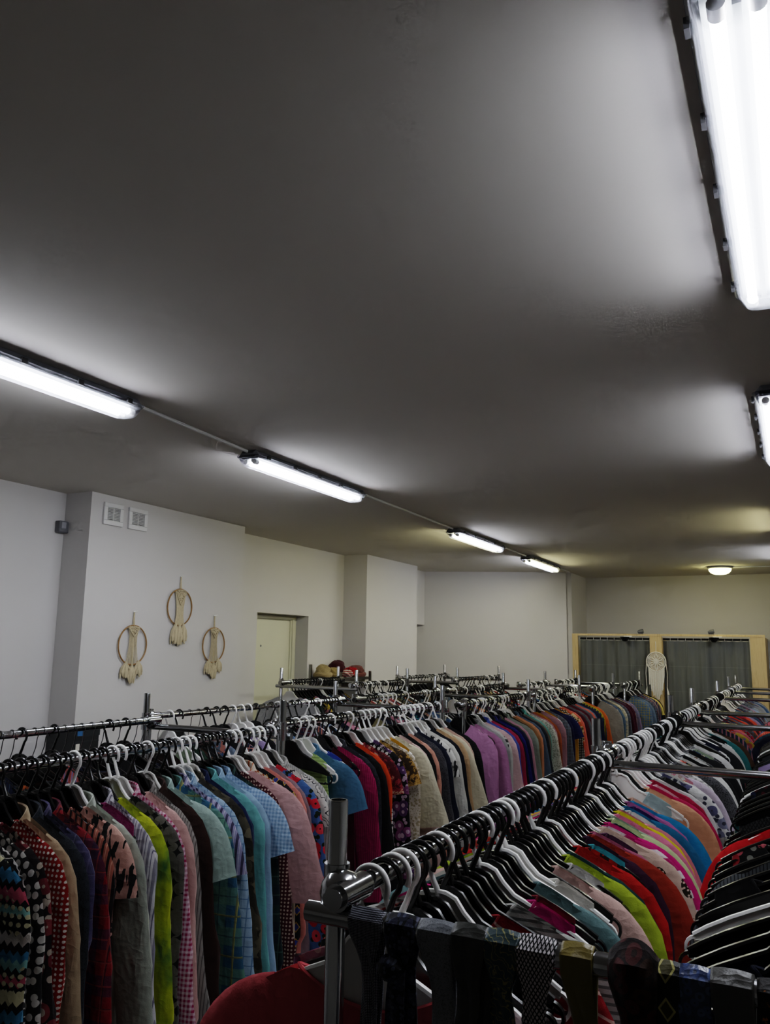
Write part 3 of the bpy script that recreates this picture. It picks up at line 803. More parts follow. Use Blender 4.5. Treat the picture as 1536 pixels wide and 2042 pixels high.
GK = {
 'ls': ('shirt', 'shirt', lambda s: garment(s, collar=True, neck=.074, fdep=.07, L=.72)),
 'ss': ('short_sleeved_shirt', 'short-sleeved shirt', lambda s: garment(s, collar=True, neck=.074, fdep=.07, L=.66, sleeve=.20, swid=.088)),
 'bl': ('blouse', 'blouse', lambda s: garment(s, neck=.085, fdep=.07, L=.64, amp=.009)),
 'bs': ('t_shirt', 't-shirt', lambda s: garment(s, neck=.09, fdep=.075, L=.60, sleeve=.16, swid=.084, amp=.006)),
 'tk': ('sleeveless_top', 'sleeveless top', lambda s: garment(s, neck=.105, fdep=.09, L=.52, sleeve=0, tip=.165)),
 'dr': ('dress', 'dress', lambda s: garment(s, neck=.09, fdep=.09, L=.98, sleeve=0, flare=1.2, tip=.18, amp=.010)),
 'sw': ('sweater', 'sweater', lambda s: garment(s, neck=.085, fdep=.05, L=.60, th=.022, amp=.005, swid=.09)),
 'sh': ('poncho', 'poncho', lambda s: garment(s, neck=.085, fdep=.06, L=.62, sleeve=.36, swid=.17, amp=.008, cuff=False)),
 'jk': ('jacket', 'jacket', lambda s: garment(s, collar=True, neck=.075, fdep=.11, L=.70, th=.022, amp=.004, swid=.088)),
 'dp': ('folded_trousers', 'trousers folded over the hanger', lambda s: drape(s)),
}
NV = {'ls': 4, 'ss': 3, 'bl': 4, 'bs': 3, 'tk': 3, 'dr': 2, 'sw': 2, 'sh': 2, 'jk': 2, 'dp': 3}
_gm = {}
def gmesh(kind, seed):
    k = (kind, seed % NV[kind])
    if k not in _gm: _gm[k] = GK[kind][2](100 + 13 * k[1] + sum(map(ord, kind)))
    return _gm[k]
# rows of garments: kind|description|pattern|colours
L_B1 = '''ls|plain grey|solid|#5f6670
bl|black zigzag-patterned|aztec|#0b0b10,#8fc4bd,#c95a70,#3f86aa,#ddd6ac,#cfc7bd
bl|black and white swirl|swirl|#0d0d0f,#d8d2ca,#6a6260
bl|black and white ring-printed|bigdots|#141012,#c9c4bc
bl|dark red flowered|floral|#1c1014,#7a2a33,#8f3b40,#c7b8a8
bl|red polka dot|dots|#98120f,#efe6da
ls|plain cream|solid|#c2ab8b
jk|charcoal denim|tweed|#1c2027,#333a44
ls|faded violet checked|plaid|#3a3a54,#5a5478,#262838,#6f6a86
ls|red and navy plaid|plaid|#8a1420,#1f2544,#0e0f1c,#b04440
bl|coral and black striped|vstripe|#b06a58,#171214,#d8a48c
bs|pink and black leaf print|leaf|#d8a99a,#120f10
ls|pale sage satin|solid|#b4bcae|.4
dr|magenta sequinned|tweed|#74104c,#a02c70
ls|white and grey striped|vstripe|#d4d1d6,#8d8a98,#6d6a80
bl|lime green tie-dye|tiedye|#2f6a3a,#a9bb1c,#c9d024,#7a9a20
bl|charcoal star-printed|stars|#67635d,#100f0f
ls|pink gingham|gingham|#ecd0dc,#a82a5e
bl|pale rose|solid|#d9b0a8
ls|grey pinstriped|pinstripe|#98948f,#66625f
jk|dark brown|solid|#341d17
ss|pale mint|solid|#a6bfb6
ls|teal and blue plaid|plaid|#2e5f7c,#6d9a84,#b9b45a,#1f3348
ss|lavender striped|vstripe|#a09cc0,#46425f,#d0cfe0
ls|pale blue checked|check|#a8c4dc,#6d90b4
jk|khaki camouflage|camo|#4f4a3c,#302c24,#6a6350
ls|plain navy|solid|#16264e
ls|aqua|solid|#6fb3b4
ls|sky blue|solid|#9cbcd8
ss|light blue gingham|gingham|#b0cbe4,#7396bc
ls|dark tartan|plaid|#12202c,#1f3a34,#0a0f16,#4a6a60
bl|burgundy dotted|dots|#4a1420,#c9b0a0
sh|dusty pink|solid|#cfa3a2
ls|cream and rust striped|vstripe|#e0cfba,#a8582e,#eadfcf
bl|navy and gold geometric|diamond|#14141c,#c9a24a,#3a4a9c
bl|salmon pink|solid|#e08a7e
bl|mauve grey|solid|#957f86
bl|blue and red flowered|floral|#4a6fa8,#cc2438,#e84a5a,#16281a
bs|white and black zebra|swirl|#dcd8d0,#2a2a2e,#8a8680
ls|pale grey striped|pinstripe|#c4c2bd,#9a9894'''
L_B2 = '''dp|black|solid|#0c0c0e
tk|pale lime ribbed|rib|#b9d487,#98b468
ss|denim blue|solid|#46718f
tk|royal blue satin|solid|#2844a0|.35
dr|dark maroon|solid|#430e1a
bl|raspberry|pinstripe|#a31a56,#7c1040
jk|charcoal tweed|tweed|#15171b,#3d4048
bl|black plain|solid|#111113
bl|bright orange|solid|#e04a1a
bs|burgundy paisley|gold|#4a0f18,#8f2a34,#c9a88c,#2a0a10
dr|black and white spotted|bigdots|#0c0c0e,#eae6de
bl|lilac and black flowered|floral|#121014,#5a3a68,#8a4a7a,#c9b0c0
bs|golden leopard print|gold|#3a2814,#a8803c,#c9a45c,#18100a
bl|cream lace|lace|#d8ccb8,#a89878
dr|mustard yellow|solid|#c48a0a
sh|ivory linen|solid|#dcd3b6
bl|pale blush|solid|#dcbcb4
bl|black ribbed|rib|#161618,#050506
bl|light salmon|solid|#d99a84
bl|black and grey speckled|tweed|#101012,#5a5a60
jk|dark navy|solid|#14182c
bs|white and black leaf print|leaf|#e0ddd4,#161616
ls|white linen|solid|#dcd9d0
jk|near-black blue|solid|#10131f
bl|tan beige|solid|#bd9a72
sh|soft ivory|solid|#ddd2b4
bl|rosy beige|solid|#c9a494
jk|black quilted|rib|#141416,#08080a'''
L_B3 = '''bl|orchid pink|solid|#bc82aa
bl|dusty mauve|solid|#a87096
ls|silver grey|solid|#9a9a98
bl|lettered-tape white|tape|#c9c7c0,#3c3a3a
bl|shell pink|solid|#d8b4b4
ls|cornflower blue|solid|#4a5aa8
bl|crimson|solid|#a82a4c
jk|jet black|solid|#101012
ls|royal navy|solid|#1c1c6c
jk|midnight navy|solid|#12143c
ls|olive|solid|#54543c
bl|cotton candy pink|solid|#c690a0
ls|grey green|solid|#8a9488
jk|gold-buttoned dark olive|solid|#2c3020
bl|toffee brown|solid|#9c7048
bl|peach|solid|#d8946c
ls|slate blue|solid|#56687c
jk|slate black|solid|#2a2e38
bl|brown grey|solid|#7a6e62
ls|mint teal|solid|#5fb0a6
bl|cream beaded lace|lace|#d6d2c4,#a8a494
bl|dusty rose|solid|#a87884
bl|rust orange|solid|#a8562c
dr|ochre|solid|#b8862a'''
L_C1 = '''bs|coral red|solid|#e8646a
dp|olive yellow|solid|#a8ac3a
tk|lilac lace|floral|#cc8fa6,#7a4a78,#dcaab8,#e8d0d0
dp|jet black|solid|#0b0b0c
dp|charcoal|solid|#18191b
tk|ink black|solid|#0d0d0f
dp|midnight navy|solid|#12162a
dp|wine dark|solid|#3a0c14
tk|black lace|lace|#101010,#444444
bl|red diagonal-striped|diag|#a01a22,#e0b4a8
dp|dark grey|solid|#26272a
bl|white ribbed knit|rib|#d0d0ca,#7f827f
dp|black twill|solid|#0f0f10
tk|bright magenta|solid|#c01a72
tk|deep wine red|solid|#7a1426
dp|soft black|solid|#101011
bs|grey teal|solid|#6f8f90
dp|black cotton|solid|#0c0c0d
tk|pale ivory|solid|#dcd6cc
dp|smooth black|solid|#111112
bs|pale peach pink|solid|#e0b8ac
dp|graphite|solid|#202124
tk|white cotton|solid|#dcd9d2
bl|lime yellow|solid|#aec232
bl|deep teal green|solid|#123c3c
dp|dark plum|solid|#2a1420
bl|scarlet|solid|#bd1a14
tk|red and black velvet|leaf|#b0180f,#2a0606
tk|turquoise|solid|#3aa0ac
bl|dark aubergine|solid|#3a1630
sh|rust red|solid|#9a2e1a
bl|deep mauve pink|solid|#b0607a
tk|dusky plum|solid|#4a2440
bl|cream gold-oval printed|ovals|#e0c2ae,#2c2212
bs|magenta white-striped|hstripe|#b01a68,#ecdce0,#b01a68
bs|hot pink|solid|#d01a78
tk|dark navy|solid|#161c34
bs|pale celery green|solid|#cbdba0
bl|soft grey green|solid|#a0b09a
bs|candy pink|solid|#e07a9a
bl|vivid yellow|solid|#e0d410
bs|rose|solid|#d07a88
tk|white frilled|solid|#dcdcd4
bs|petrol blue|solid|#1a6a90
tk|indigo|solid|#2c1c5c
bl|orchid purple|solid|#b86aa0
bs|cerulean blue|solid|#1a86b8
bl|soft peach beige|solid|#dcae98'''
L_C2 = '''tk|pale aqua|solid|#b8d4d8
bs|apricot|solid|#e8a882
bs|bright raspberry|solid|#c01a58
tk|light pink|solid|#e4b0b8
bl|deep crimson|solid|#a81240
bl|snow white|solid|#e0e0dc
dp|black|solid|#0d0d0e
tk|black satin|solid|#101012|.35
bs|white flowered|floral|#e0deda,#5a5a78,#7a7a90,#3a3a4a
bl|off-white|solid|#dad8d0
tk|pink and white|floral|#e4dcd8,#d88a9a,#d8806a,#c9b0a8
bs|pale lilac|solid|#cfc0d0
dp|black velvet|solid|#0a0a0b
bl|white eyelet|lace|#e2e0da,#a8a6a0
tk|white jersey|solid|#d8d8d4
bs|black printed|tweed|#0e0e10,#6a6a6e'''
L_R4 = '''dp|navy blue|solid|#141a30
sw|dark navy knitted|rib|#12182c,#0a0e1a
dp|black|solid|#0b0b0c
dp|black cotton|solid|#101011
dp|near-black|tweed|#0e0e10,#2c2c30
dp|charcoal|solid|#17181a
dp|black jersey|solid|#0c0c0d
tk|black plain|solid|#0c0c0d
dp|black cord|rib|#121214,#060607
bs|black and grey pinstriped|pinstripe|#4c4f52,#1c1d1f
dp|coal black|solid|#0f0f10
tk|black red-flowered|floral|#101011,#b03038,#c8606a,#8a8a80
dp|inky black|solid|#0c0d10
bs|bright red|solid|#c8141c
dp|soft black|solid|#121213
tk|black mesh|lattice|#0b0b0c,#2c2c2c'''
PAL = [('coral', '#d86a5c'), ('steel blue', '#4a6a90'), ('burgundy', '#4a1420'), ('black', '#111113'), ('olive yellow', '#a8962a'), ('light grey', '#a8a6a2'),
       ('maroon', '#5a1a24'), ('beige', '#b8a684'), ('denim', '#3f5878'), ('white', '#dcdad4'), ('dark green', '#20382c'), ('pink', '#cf8a9a'), ('navy', '#1a2040'),
       ('brown', '#5a4030'), ('yellow', '#d8bc4a'), ('charcoal', '#2a2b2e'), ('lilac', '#9a88b0'), ('cream', '#d4caac'), ('teal', '#2f7a7c'), ('orange', '#d0662a'),
       ('sage', '#8a9a80'), ('plum', '#4a2440'), ('salmon', '#d08878'), ('grey blue', '#6a7a8c'), ('khaki', '#7a7250'), ('red', '#b02028')]
FAR_B = '''bl mustard|dusty mauve=#a07888|navy=#14163c|navy satin=#1a1c54|cream=#d4ccb0|floral orange=#c8663c|steel blue=#56708c|burgundy=#4a1428|slate=#5a5e68|dark brown=#3a2420|olive yellow=#b8a020|black=#121214'''
def parse(txt):
    o = []
    for ln in txt.strip().splitlines():
        p = ln.split('|'); o.append((p[0], p[1], p[2], p[3], float(p[4]) if len(p) > 4 else .88))
    return o
def gen(n, seed, kinds, names=None, dark=0.):
    r = random.Random(seed); o = []; last = None
    pats = [('', 'solid')] * 7 + [('striped', 'vstripe'), ('dotted', 'dots'), ('flowered', 'floral'), ('checked', 'check'), ('plaid', 'plaid')]
    for i in range(n):
        while True:
            c = r.choice(names) if names and r.random() < .75 else r.choice(PAL)
            if r.random() < dark: c = r.choice([('black', '#0f0f11'), ('charcoal', '#222326'), ('dark navy', '#151930'), ('dark brown', '#2c1c18')])
            if c[0] != last: break
        last = c[0]; p = r.choice(pats); c2 = r.choice(PAL)[1]; c3 = r.choice(PAL)[1]
        o.append((r.choice(kinds), (c[0] + ' ' + p[0]).strip(), p[1], ','.join((c[1], c2, c3)) if p[1] != 'solid' else c[1], .88))
    return o

GS = 1.14
BIG = {'black zigzag-patterned': 1.2, 'fluffy mottled grey': 1.3, 'orchid pink': .9, 'bright red': .86, 'black and grey pinstriped': .86, 'charcoal star-printed': 1.12, 'lime green tie-dye': 1.06, 'pale sage satin': 1.06, 'dusty pink': 1.12, 'teal and blue plaid': 1.06, 'pink gingham': .95, 'white and grey striped': .93,
       'coral and black striped': .94, 'plain cream': .95, 'blue and red flowered': 1.05, 'magenta sequinned': 1.08, 'cream gold-oval printed': 1.06, 'vivid yellow': 1.06, 'ivory linen': 1.06, 'faded violet checked': .97}
HANG = []      # every hanger to place: (location, rz, colour, kind, label, group, scale)
USED = {}
def unique(*alts):
    for a in alts:
        if a not in USED and 4 <= len(a.split()) <= 16: USED[a] = 1; return a
    k = min(alts, key=lambda a: len(a.split())); USED[k] = 1
    return k
def fill(specs, x, y0, y1, zr, where, seed, white=.35, wire=0., rzc=0., rot=0., pivot=None, jit=.035, narrow=1., parts=True, drop=.0, cols_=''):
    r = random.Random(seed); n = len(specs); rz = rzc
    prev = None
    for i, (kind, desc, pat, cols, rough) in enumerate(specs):
        y = y0 + (y1 - y0) * (i + .5) / n + r.uniform(-.006, .006)
        rz = rzc + (rz - rzc) * .6 + r.uniform(-jit, jit)
        p = Vector((x, y, zr))
        if pivot:
            v = Vector((x - pivot[0], y - pivot[1], 0)); v.rotate(Matrix.Rotation(rot, 3, 'Z')); p = Vector((pivot[0] + v.x, pivot[1] + v.y, zr))
        noun = GK[kind][1]; full = desc + ' ' + noun
        nxt = specs[i + 1][1] if i + 1 < n else None
        nb = ('between %s and %s ones' % (prev, nxt)) if prev and nxt else ('beside the %s one' % (prev or nxt))
        short = desc + ' ' + (noun.split(' ')[0] if kind == 'dp' else noun)
        pos = ['near end', 'middle', 'far end'][min(2, i * 3 // n)]
        lab = unique('%s on the %s' % (full, where), '%s on %s, %s' % (short, where, nb), '%s on %s, after the %s one' % (short, where, prev), '%s, %s, %s' % (short, nb, where), '%s, %s, %s of %s' % (short, nb, pos, where))
        ox = narrow * r.uniform(.95, 1.05) * BIG.get(desc, 1.); oz = r.uniform(.92, 1.08)
        is_wire = r.random() < wire if i >= len(cols_) else cols_[i] == 'I'
        ms = gmesh(kind, r.randrange(1000)) if desc != 'coral red' else garment(77, neck=.118, fdep=.035, L=.62, sleeve=.17, swid=.09, amp=.005, tip=.19)
        mat = cloth(pat, cols, 1.0, rough)
        gz = -.048 * (1 if is_wire else 0)
        root = add(GK[kind][0], ms['body'], mat, None, p + Vector((0, 0, gz - drop)), (0, 0, rz + rot), (ox * GS, 1, oz * GS))
        # keep the garment sitting on the hanger whatever its length
        root.location.z += (oz - 1) * GS * .13 + RT * (1 - GS)
        tag(root, lab, noun.split(' ')[0] if kind == 'dp' else noun, 'garments on the ' + where)
        for k in ('sleeve-1', 'sleeve1', 'collar'):
            if k in ms and (parts or k != 'collar'):
                add('collar' if k == 'collar' else 'sleeve', ms[k], mat, root)
        hc = 'wire' if is_wire else ('white' if r.random() < white else 'black')
        if i < len(cols_): hc = {'W': 'white', 'B': 'black', 'I': 'wire'}[cols_[i]]
        hk = 'wire' if is_wire else ('bar' if kind == 'dp' else ('bar' if r.random() < .3 else 'plain'))
        hc_ = {'wire': 'thin wire', 'white': 'white plastic', 'black': 'black plastic'}[hc]
        hl = unique('%s hanger holding the %s on the %s' % (hc_, short, where), '%s hanger of the %s on %s' % (hc, short, where), '%s hanger of the %s, %s' % (hc, short, where),
                    '%s hanger of the %s, %s, %s' % (hc, short, nb, where), '%s hanger of the %s, %s' % (hc, short, nb), '%s hanger, %s, %s of %s' % (hc, nb, pos, where), '%s hanger of %s, %s, %s' % (hc, short, pos, nb))
        HANG.append((p, (rz + rot, r.random() < .5), hc, hk, hl, 'hangers on the ' + where, 1.0))
        prev = desc
    return
def bp(i): return ((BR[i][0] + BR[i][1]) / 2, (BR[i][2] + BR[i][3]) / 2)
W_ = lambda i, s: BNAME[i] + (' aisle rail' if s else ' wall rail')
fill(parse(L_B1), BR[0][1], 1.475, 3.13, ZR_, W_(0, 1), 1, .38, .0, 0, BROT[0], bp(0))
fill(parse(L_B2), BR[1][1], 3.42, 5.15, ZR_, W_(1, 1), 2, .5, 0, 0, BROT[1], bp(1))
fill(parse(L_B3), BR[2][1], 5.27, 6.78, ZR_, W_(2, 1), 3, .4, 0, 0, BROT[2], bp(2))
DK = [('navy', '#14163c'), ('mustard', '#b8862a'), ('steel blue', '#56708c'), ('burgundy', '#4a1428'), ('cream', '#d4ccb0'), ('black', '#121214'), ('slate', '#5a5e68'), ('maroon', '#5a1a24'), ('grey', '#8a8884')]
b4 = gen(20, 11, ['bl', 'ls', 'jk', 'bl'], DK); b4[0] = ('bl', 'mauve', 'solid', '#a8808c', .88); b4[1] = ('dr', 'amber', 'solid', '#b8801c', .88); b4[3] = ('jk', 'deep navy', 'solid', '#131440', .88); b4[4] = ('bs', 'royal navy', 'solid', '#14184c', .88); b4[7] = ('bl', 'orange flowered', 'floral', '#d8b48a,#d0582c,#e08050,#6a5a30', .88)
fill(b4, BR[3][1], 6.90, 8.46, ZR_, W_(3, 1), 4, .4, 0, 0, BROT[3], bp(3), parts=False)
fill(gen(15, 12, ['bl', 'ls', 'jk', 'dr'], DK), BR[4][1], 8.64, 9.54, ZR_, W_(4, 1), 5, .35, 0, 0, BROT[4], bp(4), parts=False)
b6 = gen(14, 13, ['bl', 'ls', 'jk'], DK); b6[-3] = ('bs', 'pale yellow', 'solid', '#dcc468', .88); b6[-1] = ('jk', 'black', 'solid', '#0e0e10', .88); b6[-2] = ('jk', 'dark charcoal', 'solid', '#151518', .88)
fill(b6, BR[5][1], 9.78, 10.66, ZR_, W_(5, 1), 6, .35, 0, 0, BROT[5], bp(5), parts=False)
# wall-side rails of the middle racks: mostly dark clothes, wire hangers at the start
fill(gen(26, 21, ['tk', 'dp', 'tk'], None, .85), BR[0][0], 1.75, 3.12, ZR_, W_(0, 0), 7, .12, .5, 0, BROT[0], bp(0), narrow=.9, drop=.0)
fill(gen(24, 22, ['tk', 'bs', 'bl'], None, .5), BR[1][0], 3.34, 5.12, ZR_, W_(1, 0), 8, .35, .15, 0, BROT[1], bp(1), narrow=.9)
fill(gen(18, 23, ['tk', 'bs'], None, .5), BR[2][0], 5.40, 6.70, ZR_, W_(2, 0), 9, .4, 0, 0, BROT[2], bp(2), narrow=.9, parts=False)
fill(gen(16, 24, ['tk', 'bs'], None, .5), BR[3][0], 6.98, 8.36, ZR_, W_(3, 0), 10, .4, 0, 0, BROT[3], bp(3), narrow=.9, parts=False)
fill(gen(10, 25, ['tk', 'bs'], None, .5), BR[4][0], 8.64, 9.54, ZR_, W_(4, 0), 11, .4, 0, 0, BROT[4], bp(4), narrow=.9, parts=False)
fill(gen(10, 26, ['tk', 'bs'], None, .5), BR[5][0], 9.78, 10.66, ZR_, W_(5, 0), 12, .4, 0, 0, BROT[5], bp(5), narrow=.9, parts=False)
# foreground racks
V_ = lambda i, s: CNAME[i] + (' near rail' if s else ' far rail')
fill(parse(L_C1), CX0, 1.225, 3.05, ZR_, CNAME[0], 31, .3, 0, 0, jit=.03, cols_='WBWWBBBWBBBBBWBBBWWBBBBBWBBWBBBBBWBBBBBWBBBWBBWB')
fill(parse(L_C2) + gen(14, 41, ['tk', 'bs', 'dp'], [('white', '#dcdad4'), ('black', '#0f0f11'), ('pale grey', '#b4b2ae')]), CX0, 3.22, 5.0, ZR_, CNAME[1], 32, .38, 0, 0, jit=.03)
fill(gen(16, 42, ['tk', 'bs', 'dp'], [('black', '#0f0f11'), ('white', '#dcdad4')], .4), CX0, 5.17, 6.05, ZR_, CNAME[2], 33, .45, 0, 0, jit=.03, parts=False)
HOT = [('coral', '#d8503c'), ('hot pink', '#c8285c'), ('orange red', '#d84a20'), ('pink', '#cf6a80'), ('crimson', '#8e1430'), ('teal', '#1a4a5c')]
fill(gen(22, 43, ['tk', 'bs', 'bl'], HOT), CX0, 6.24, 8.05, ZR_, CNAME[3], 34, .4, 0, 0, jit=.03, parts=False)
BLU = [('denim blue', '#3f5878'), ('pale blue', '#8aa4c0'), ('navy', '#1a2444'), ('grey', '#8a8a8a')]
fill(gen(14, 44, ['bs', 'bl'], BLU), CX0, 8.26, 9.42, ZR_, CNAME[4], 35, .4, 0, 0, jit=.03, parts=False)
fill(gen(10, 45, ['bs', 'bl'], BLU), CX0, 9.62, 10.55, ZR_, CNAME[5], 36, .45, 0, 0, jit=.03, parts=False)
FARR = 'necktie rack far rail'
fill(parse(L_R4), CX1, 1.40, 3.03, ZR_, FARR, 51, .14, 0, .10, jit=.05, cols_='BBBBBWBBBBBBBWBB')
fill(gen(16, 52, ['dp', 'dp', 'tk'], None, .9), CX1, 3.22, 5.0, ZR_, 'second foreground rack far rail', 53, .12, 0, .06, jit=.05, parts=False)
fill(gen(8, 54, ['dp', 'tk'], None, .9), CX1, 5.17, 6.05, ZR_, 'third foreground rack far rail', 54, .15, 0, .04, jit=.05, parts=False)
fill(gen(12, 55, ['tk', 'bs'], HOT, .2), CX1, 6.24, 8.05, ZR_, 'fourth foreground rack far rail', 55, .3, 0, 0, parts=False)
# wall racks
a0 = [('sw', 'fluffy mottled grey', 'tweed', '#868688,#cfcfcf', .95)] + gen(17, 61, ['bl', 'tk', 'bs'], None, .25)
fill(a0, AR[0][0], 6.42, 7.36, ZA, ANAME[0] + ' wall rail', 61, .12, 0, 0, parts=False, narrow=.86)
PK = [('mauve', '#9a5a78'), ('peach', '#d89a78'), ('pale yellow', '#d8cc90'), ('coral pink', '#d85a5c'), ('white', '#d8d6d0'), ('grey blue', '#7a90a0')]
fill(gen(18, 62, ['bl', 'bs'], PK), AR[0][1], 6.42, 7.36, ZA, ANAME[0] + ' aisle rail', 62, .16, 0, 0, parts=False, narrow=.8)
fill(gen(14, 63, ['tk'], None, .6), AR[1][0], 8.28, 9.62, ZA, ANAME[1] + ' wall rail', 63, .1, .3, 0, parts=False, narrow=.9)
fill(gen(14, 64, ['tk', 'bs'], PK, .2), AR[1][1], 8.28, 9.62, ZA, ANAME[1] + ' aisle rail', 64, .15, 0, 0, parts=False, narrow=.8)

# ------------------------------------------------------------------ place the hangers
HANG.sort(key=lambda h: (h[0] - Vector((0, 0, CAMZ))).length)
NIND = 300
stuff = {'white': bmesh.new(), 'black': bmesh.new(), 'wire': bmesh.new()}
HS = (GS, 1.05, GS)
for i, (p, (rz, flip), hc, hk, label, grp, s) in enumerate(HANG):
    p = p + Vector((0, 0, RT * (1 - GS)))
    ang = rz + (PI if flip and hc != 'wire' else 0)
    if i < NIND:
        mat = M[hc]
        if hc == 'wire':
            o = add('wire_hanger', HM['wire'], mat, None, p, (0, 0, ang), HS)
        elif i < 150:
            o = empty('clothes_hanger', p, ang); o.scale = HS
            add('hook', HM['hook'], mat, o); add('shoulders', HM['bar' if hk == 'bar' else 'plain'], mat, o)
            if i % 5 == 2: add('size_sticker', HM['sticker'], M['label'], o)
        else:
            o = add('clothes_hanger', HM['j' + hk], mat, None, p, (0, 0, ang), HS)
        tag(o, label, 'hanger', grp)
    else:
        me = HM['wire'] if hc == 'wire' else HM['j' + hk]
        tmp = me.copy(); tmp.transform(Matrix.Translation(p) @ Matrix.Rotation(ang, 4, 'Z') @ Matrix.Diagonal((*HS, 1))); stuff[hc].from_mesh(tmp); bpy.data.meshes.remove(tmp)
allb = bmesh.new()
for k, c in enumerate(('white', 'black', 'wire')):
    tmp = bpy.data.meshes.new('t'); stuff[c].to_mesh(tmp); stuff[c].free()
    tmp.polygons.foreach_set('material_index', [k] * len(tmp.polygons)); allb.from_mesh(tmp); bpy.data.meshes.remove(tmp)
me = mesh('distant_hangers', allb, True, False)
for c in ('white', 'black', 'wire'): me.materials.append(M[c])
o = bpy.data.objects.new('hanger_mass', me); C.objects.link(o); tag(o, 'countless white and black hangers crowding the farthest rails', 'hangers'); o['kind'] = 'stuff'

# ------------------------------------------------------------------ neckties over the crossbar
TY, TZ = CR[0][0] + .065 - .034, ZR_ - .031
def tie(name, x, w, label, mat, seed, cat='necktie', knot=None, tail=.50, tail2=.40, fat=0., gather=.44, slant=0.):
    r = random.Random(seed); ro = RT + .0025
    L1, L2 = tail, tail2; arc = PI * ro; nseg = 46; ph = r.uniform(0, 6)
    def prof(s):
        # s=0 at the top of the bar, negative runs down the front
        q = abs(s); sg = -1 if s < 0 else 1
        if q < arc / 2:
            a = q / ro; return Vector((0, sg * ro * math.sin(a), ro * math.cos(a)))
        d = q - arc / 2; y = sg * (ro - (ro - .006) * sm(.0, .09, d)) 
        return Vector((0, y, -d))
    def f(u, v):
        s = -L1 + (L1 + L2) * v / (nseg - 1); q = abs(s) - arc / 2; c = prof(s)
        a = -1 + 2 * u / 12
        wid = w / 2
        if q > 0:
            g = sm(0, .055, q); end = w / 2 * (.4 if s > 0 else .66)
            wid = w / 2 * (1 - (1 - gather) * g) ; wid += (end - wid) * sm(.12, .40, q)
        sx = slant * max(0, q) * (1 if s < 0 else -.6) + .012 * math.sin(7 * s + ph) * sm(0, .1, q)
        bul = (.0025 + fat) * (1 - a * a) * (1 if q < .02 else 1 - .6 * sm(.02, .12, q))
        wr = .0022 * math.sin(5 * a + 30 * s + ph) * sm(-.01, .05, q)
        n = (Vector((0, c.y, c.z if q <= 0 else 0))).normalized() if q <= 0.0 else Vector((0, -1 if s < 0 else 1, 0))
        return c + Vector((a * wid + sx, 0, 0)) + n * (bul + wr)
    bm = bmesh.new(); grid(bm, f, 13, nseg)
    o = obj(name, bm, mat, None, True, loc=(x, TY, TZ)); sd = o.modifiers.new('s', 'SOLIDIFY'); sd.thickness = .0028; sd.offset = 1
    tag(o, label, cat, 'neckties over the crossbar')
    if knot:
        bm = bmesh.new(); kx, kz, kr = knot
        def fk(u, v):
            a = 2 * PI * u / 16; b = PI * v / 9
            rr = 1 + .10 * math.sin(3 * a + ph) + .08 * math.sin(5 * b + 2 * a)
            return Vector((kx + kr * rr * math.sin(b) * math.cos(a), -.022 + .62 * kr * rr * math.sin(b) * math.sin(a), kz - kr * .8 * rr * math.cos(b)))
        grid(bm, fk, 16, 10, True); obj('knot', bm, mat, o)
    return o
ct = lambda p, c, s=1., r=.6: cloth(p, c, s, r)
tie('necktie', -.592, .058, 'dark navy necktie with tiny white specks nearest the post', ct('dots', '#0d0e1c,#c9cbd8', 5.5, .5), 1, slant=.05, tail=.55)
tie('necktie', -.535, .050, 'dark embroidered necktie with an oval outline, knotted under the bar', ct('floral', '#0c0c14,#22243a,#33364e,#4a5066', 3.0, .5), 2, knot=(-.012, -.05, .021), gather=.55)
tie('necktie', -.480, .056, 'heather silver grey necktie', ct('tweed', '#5c6066,#90949a', 1.6, .45), 3, gather=.62, slant=.03)
tie('necktie', -.430, .050, 'smooth olive black necktie twisted beside the silver grey one', ct('solid', '#2a2b26', 1, .4), 4, slant=-.12, gather=.6)
tie('necktie', -.383, .048, 'teal necktie with golden paisley swirls', ct('swirl', '#14363c,#8a8450,#2c2a20', 2.6, .45), 5, gather=.55)
tie('necktie', -.336, .052, 'black necktie with white lattice print', ct('lattice', '#0b0a0c,#e8e0e2', 1.7, .5), 6, slant=.06, gather=.6, tail=.6)
tie('necktie', -.281, .042, 'plain olive gold necktie', ct('solid', '#7a6a24', 1, .4), 7, gather=.7)
tie('scarf', -.210, .058, 'rounded dark brown scarf with faded red flowers wrapped over the bar', ct('floral', '#1c1010,#4a1e1c,#3a2418,#2a1a14', 2.2, .8), 8, 'scarf', fat=.016, gather=.7)
tie('necktie', -.170, .040, 'black necktie with gold outlined diamonds', ct('diamond', '#0b0b0e,#c9bf74,#4a4416', 1.2, .5), 9, gather=.9)
tie('necktie', -.138, .040, 'shiny steel blue necktie with woven flowers', ct('floral', '#2c3c66,#40568a,#52689a,#20304e', 4, .3), 10, gather=.9)
tie('necktie', -.094, .048, 'plain charcoal necktie at the bare crossbar end', ct('solid', '#46443f', 1, .45), 11, gather=.9)
tie('necktie', -.045, .044, 'black necktie with orange gold woven border at the picture edge', ct('gold', '#14100c,#14100c,#a8621c,#14100c', 2.2, .5), 12, gather=.8)

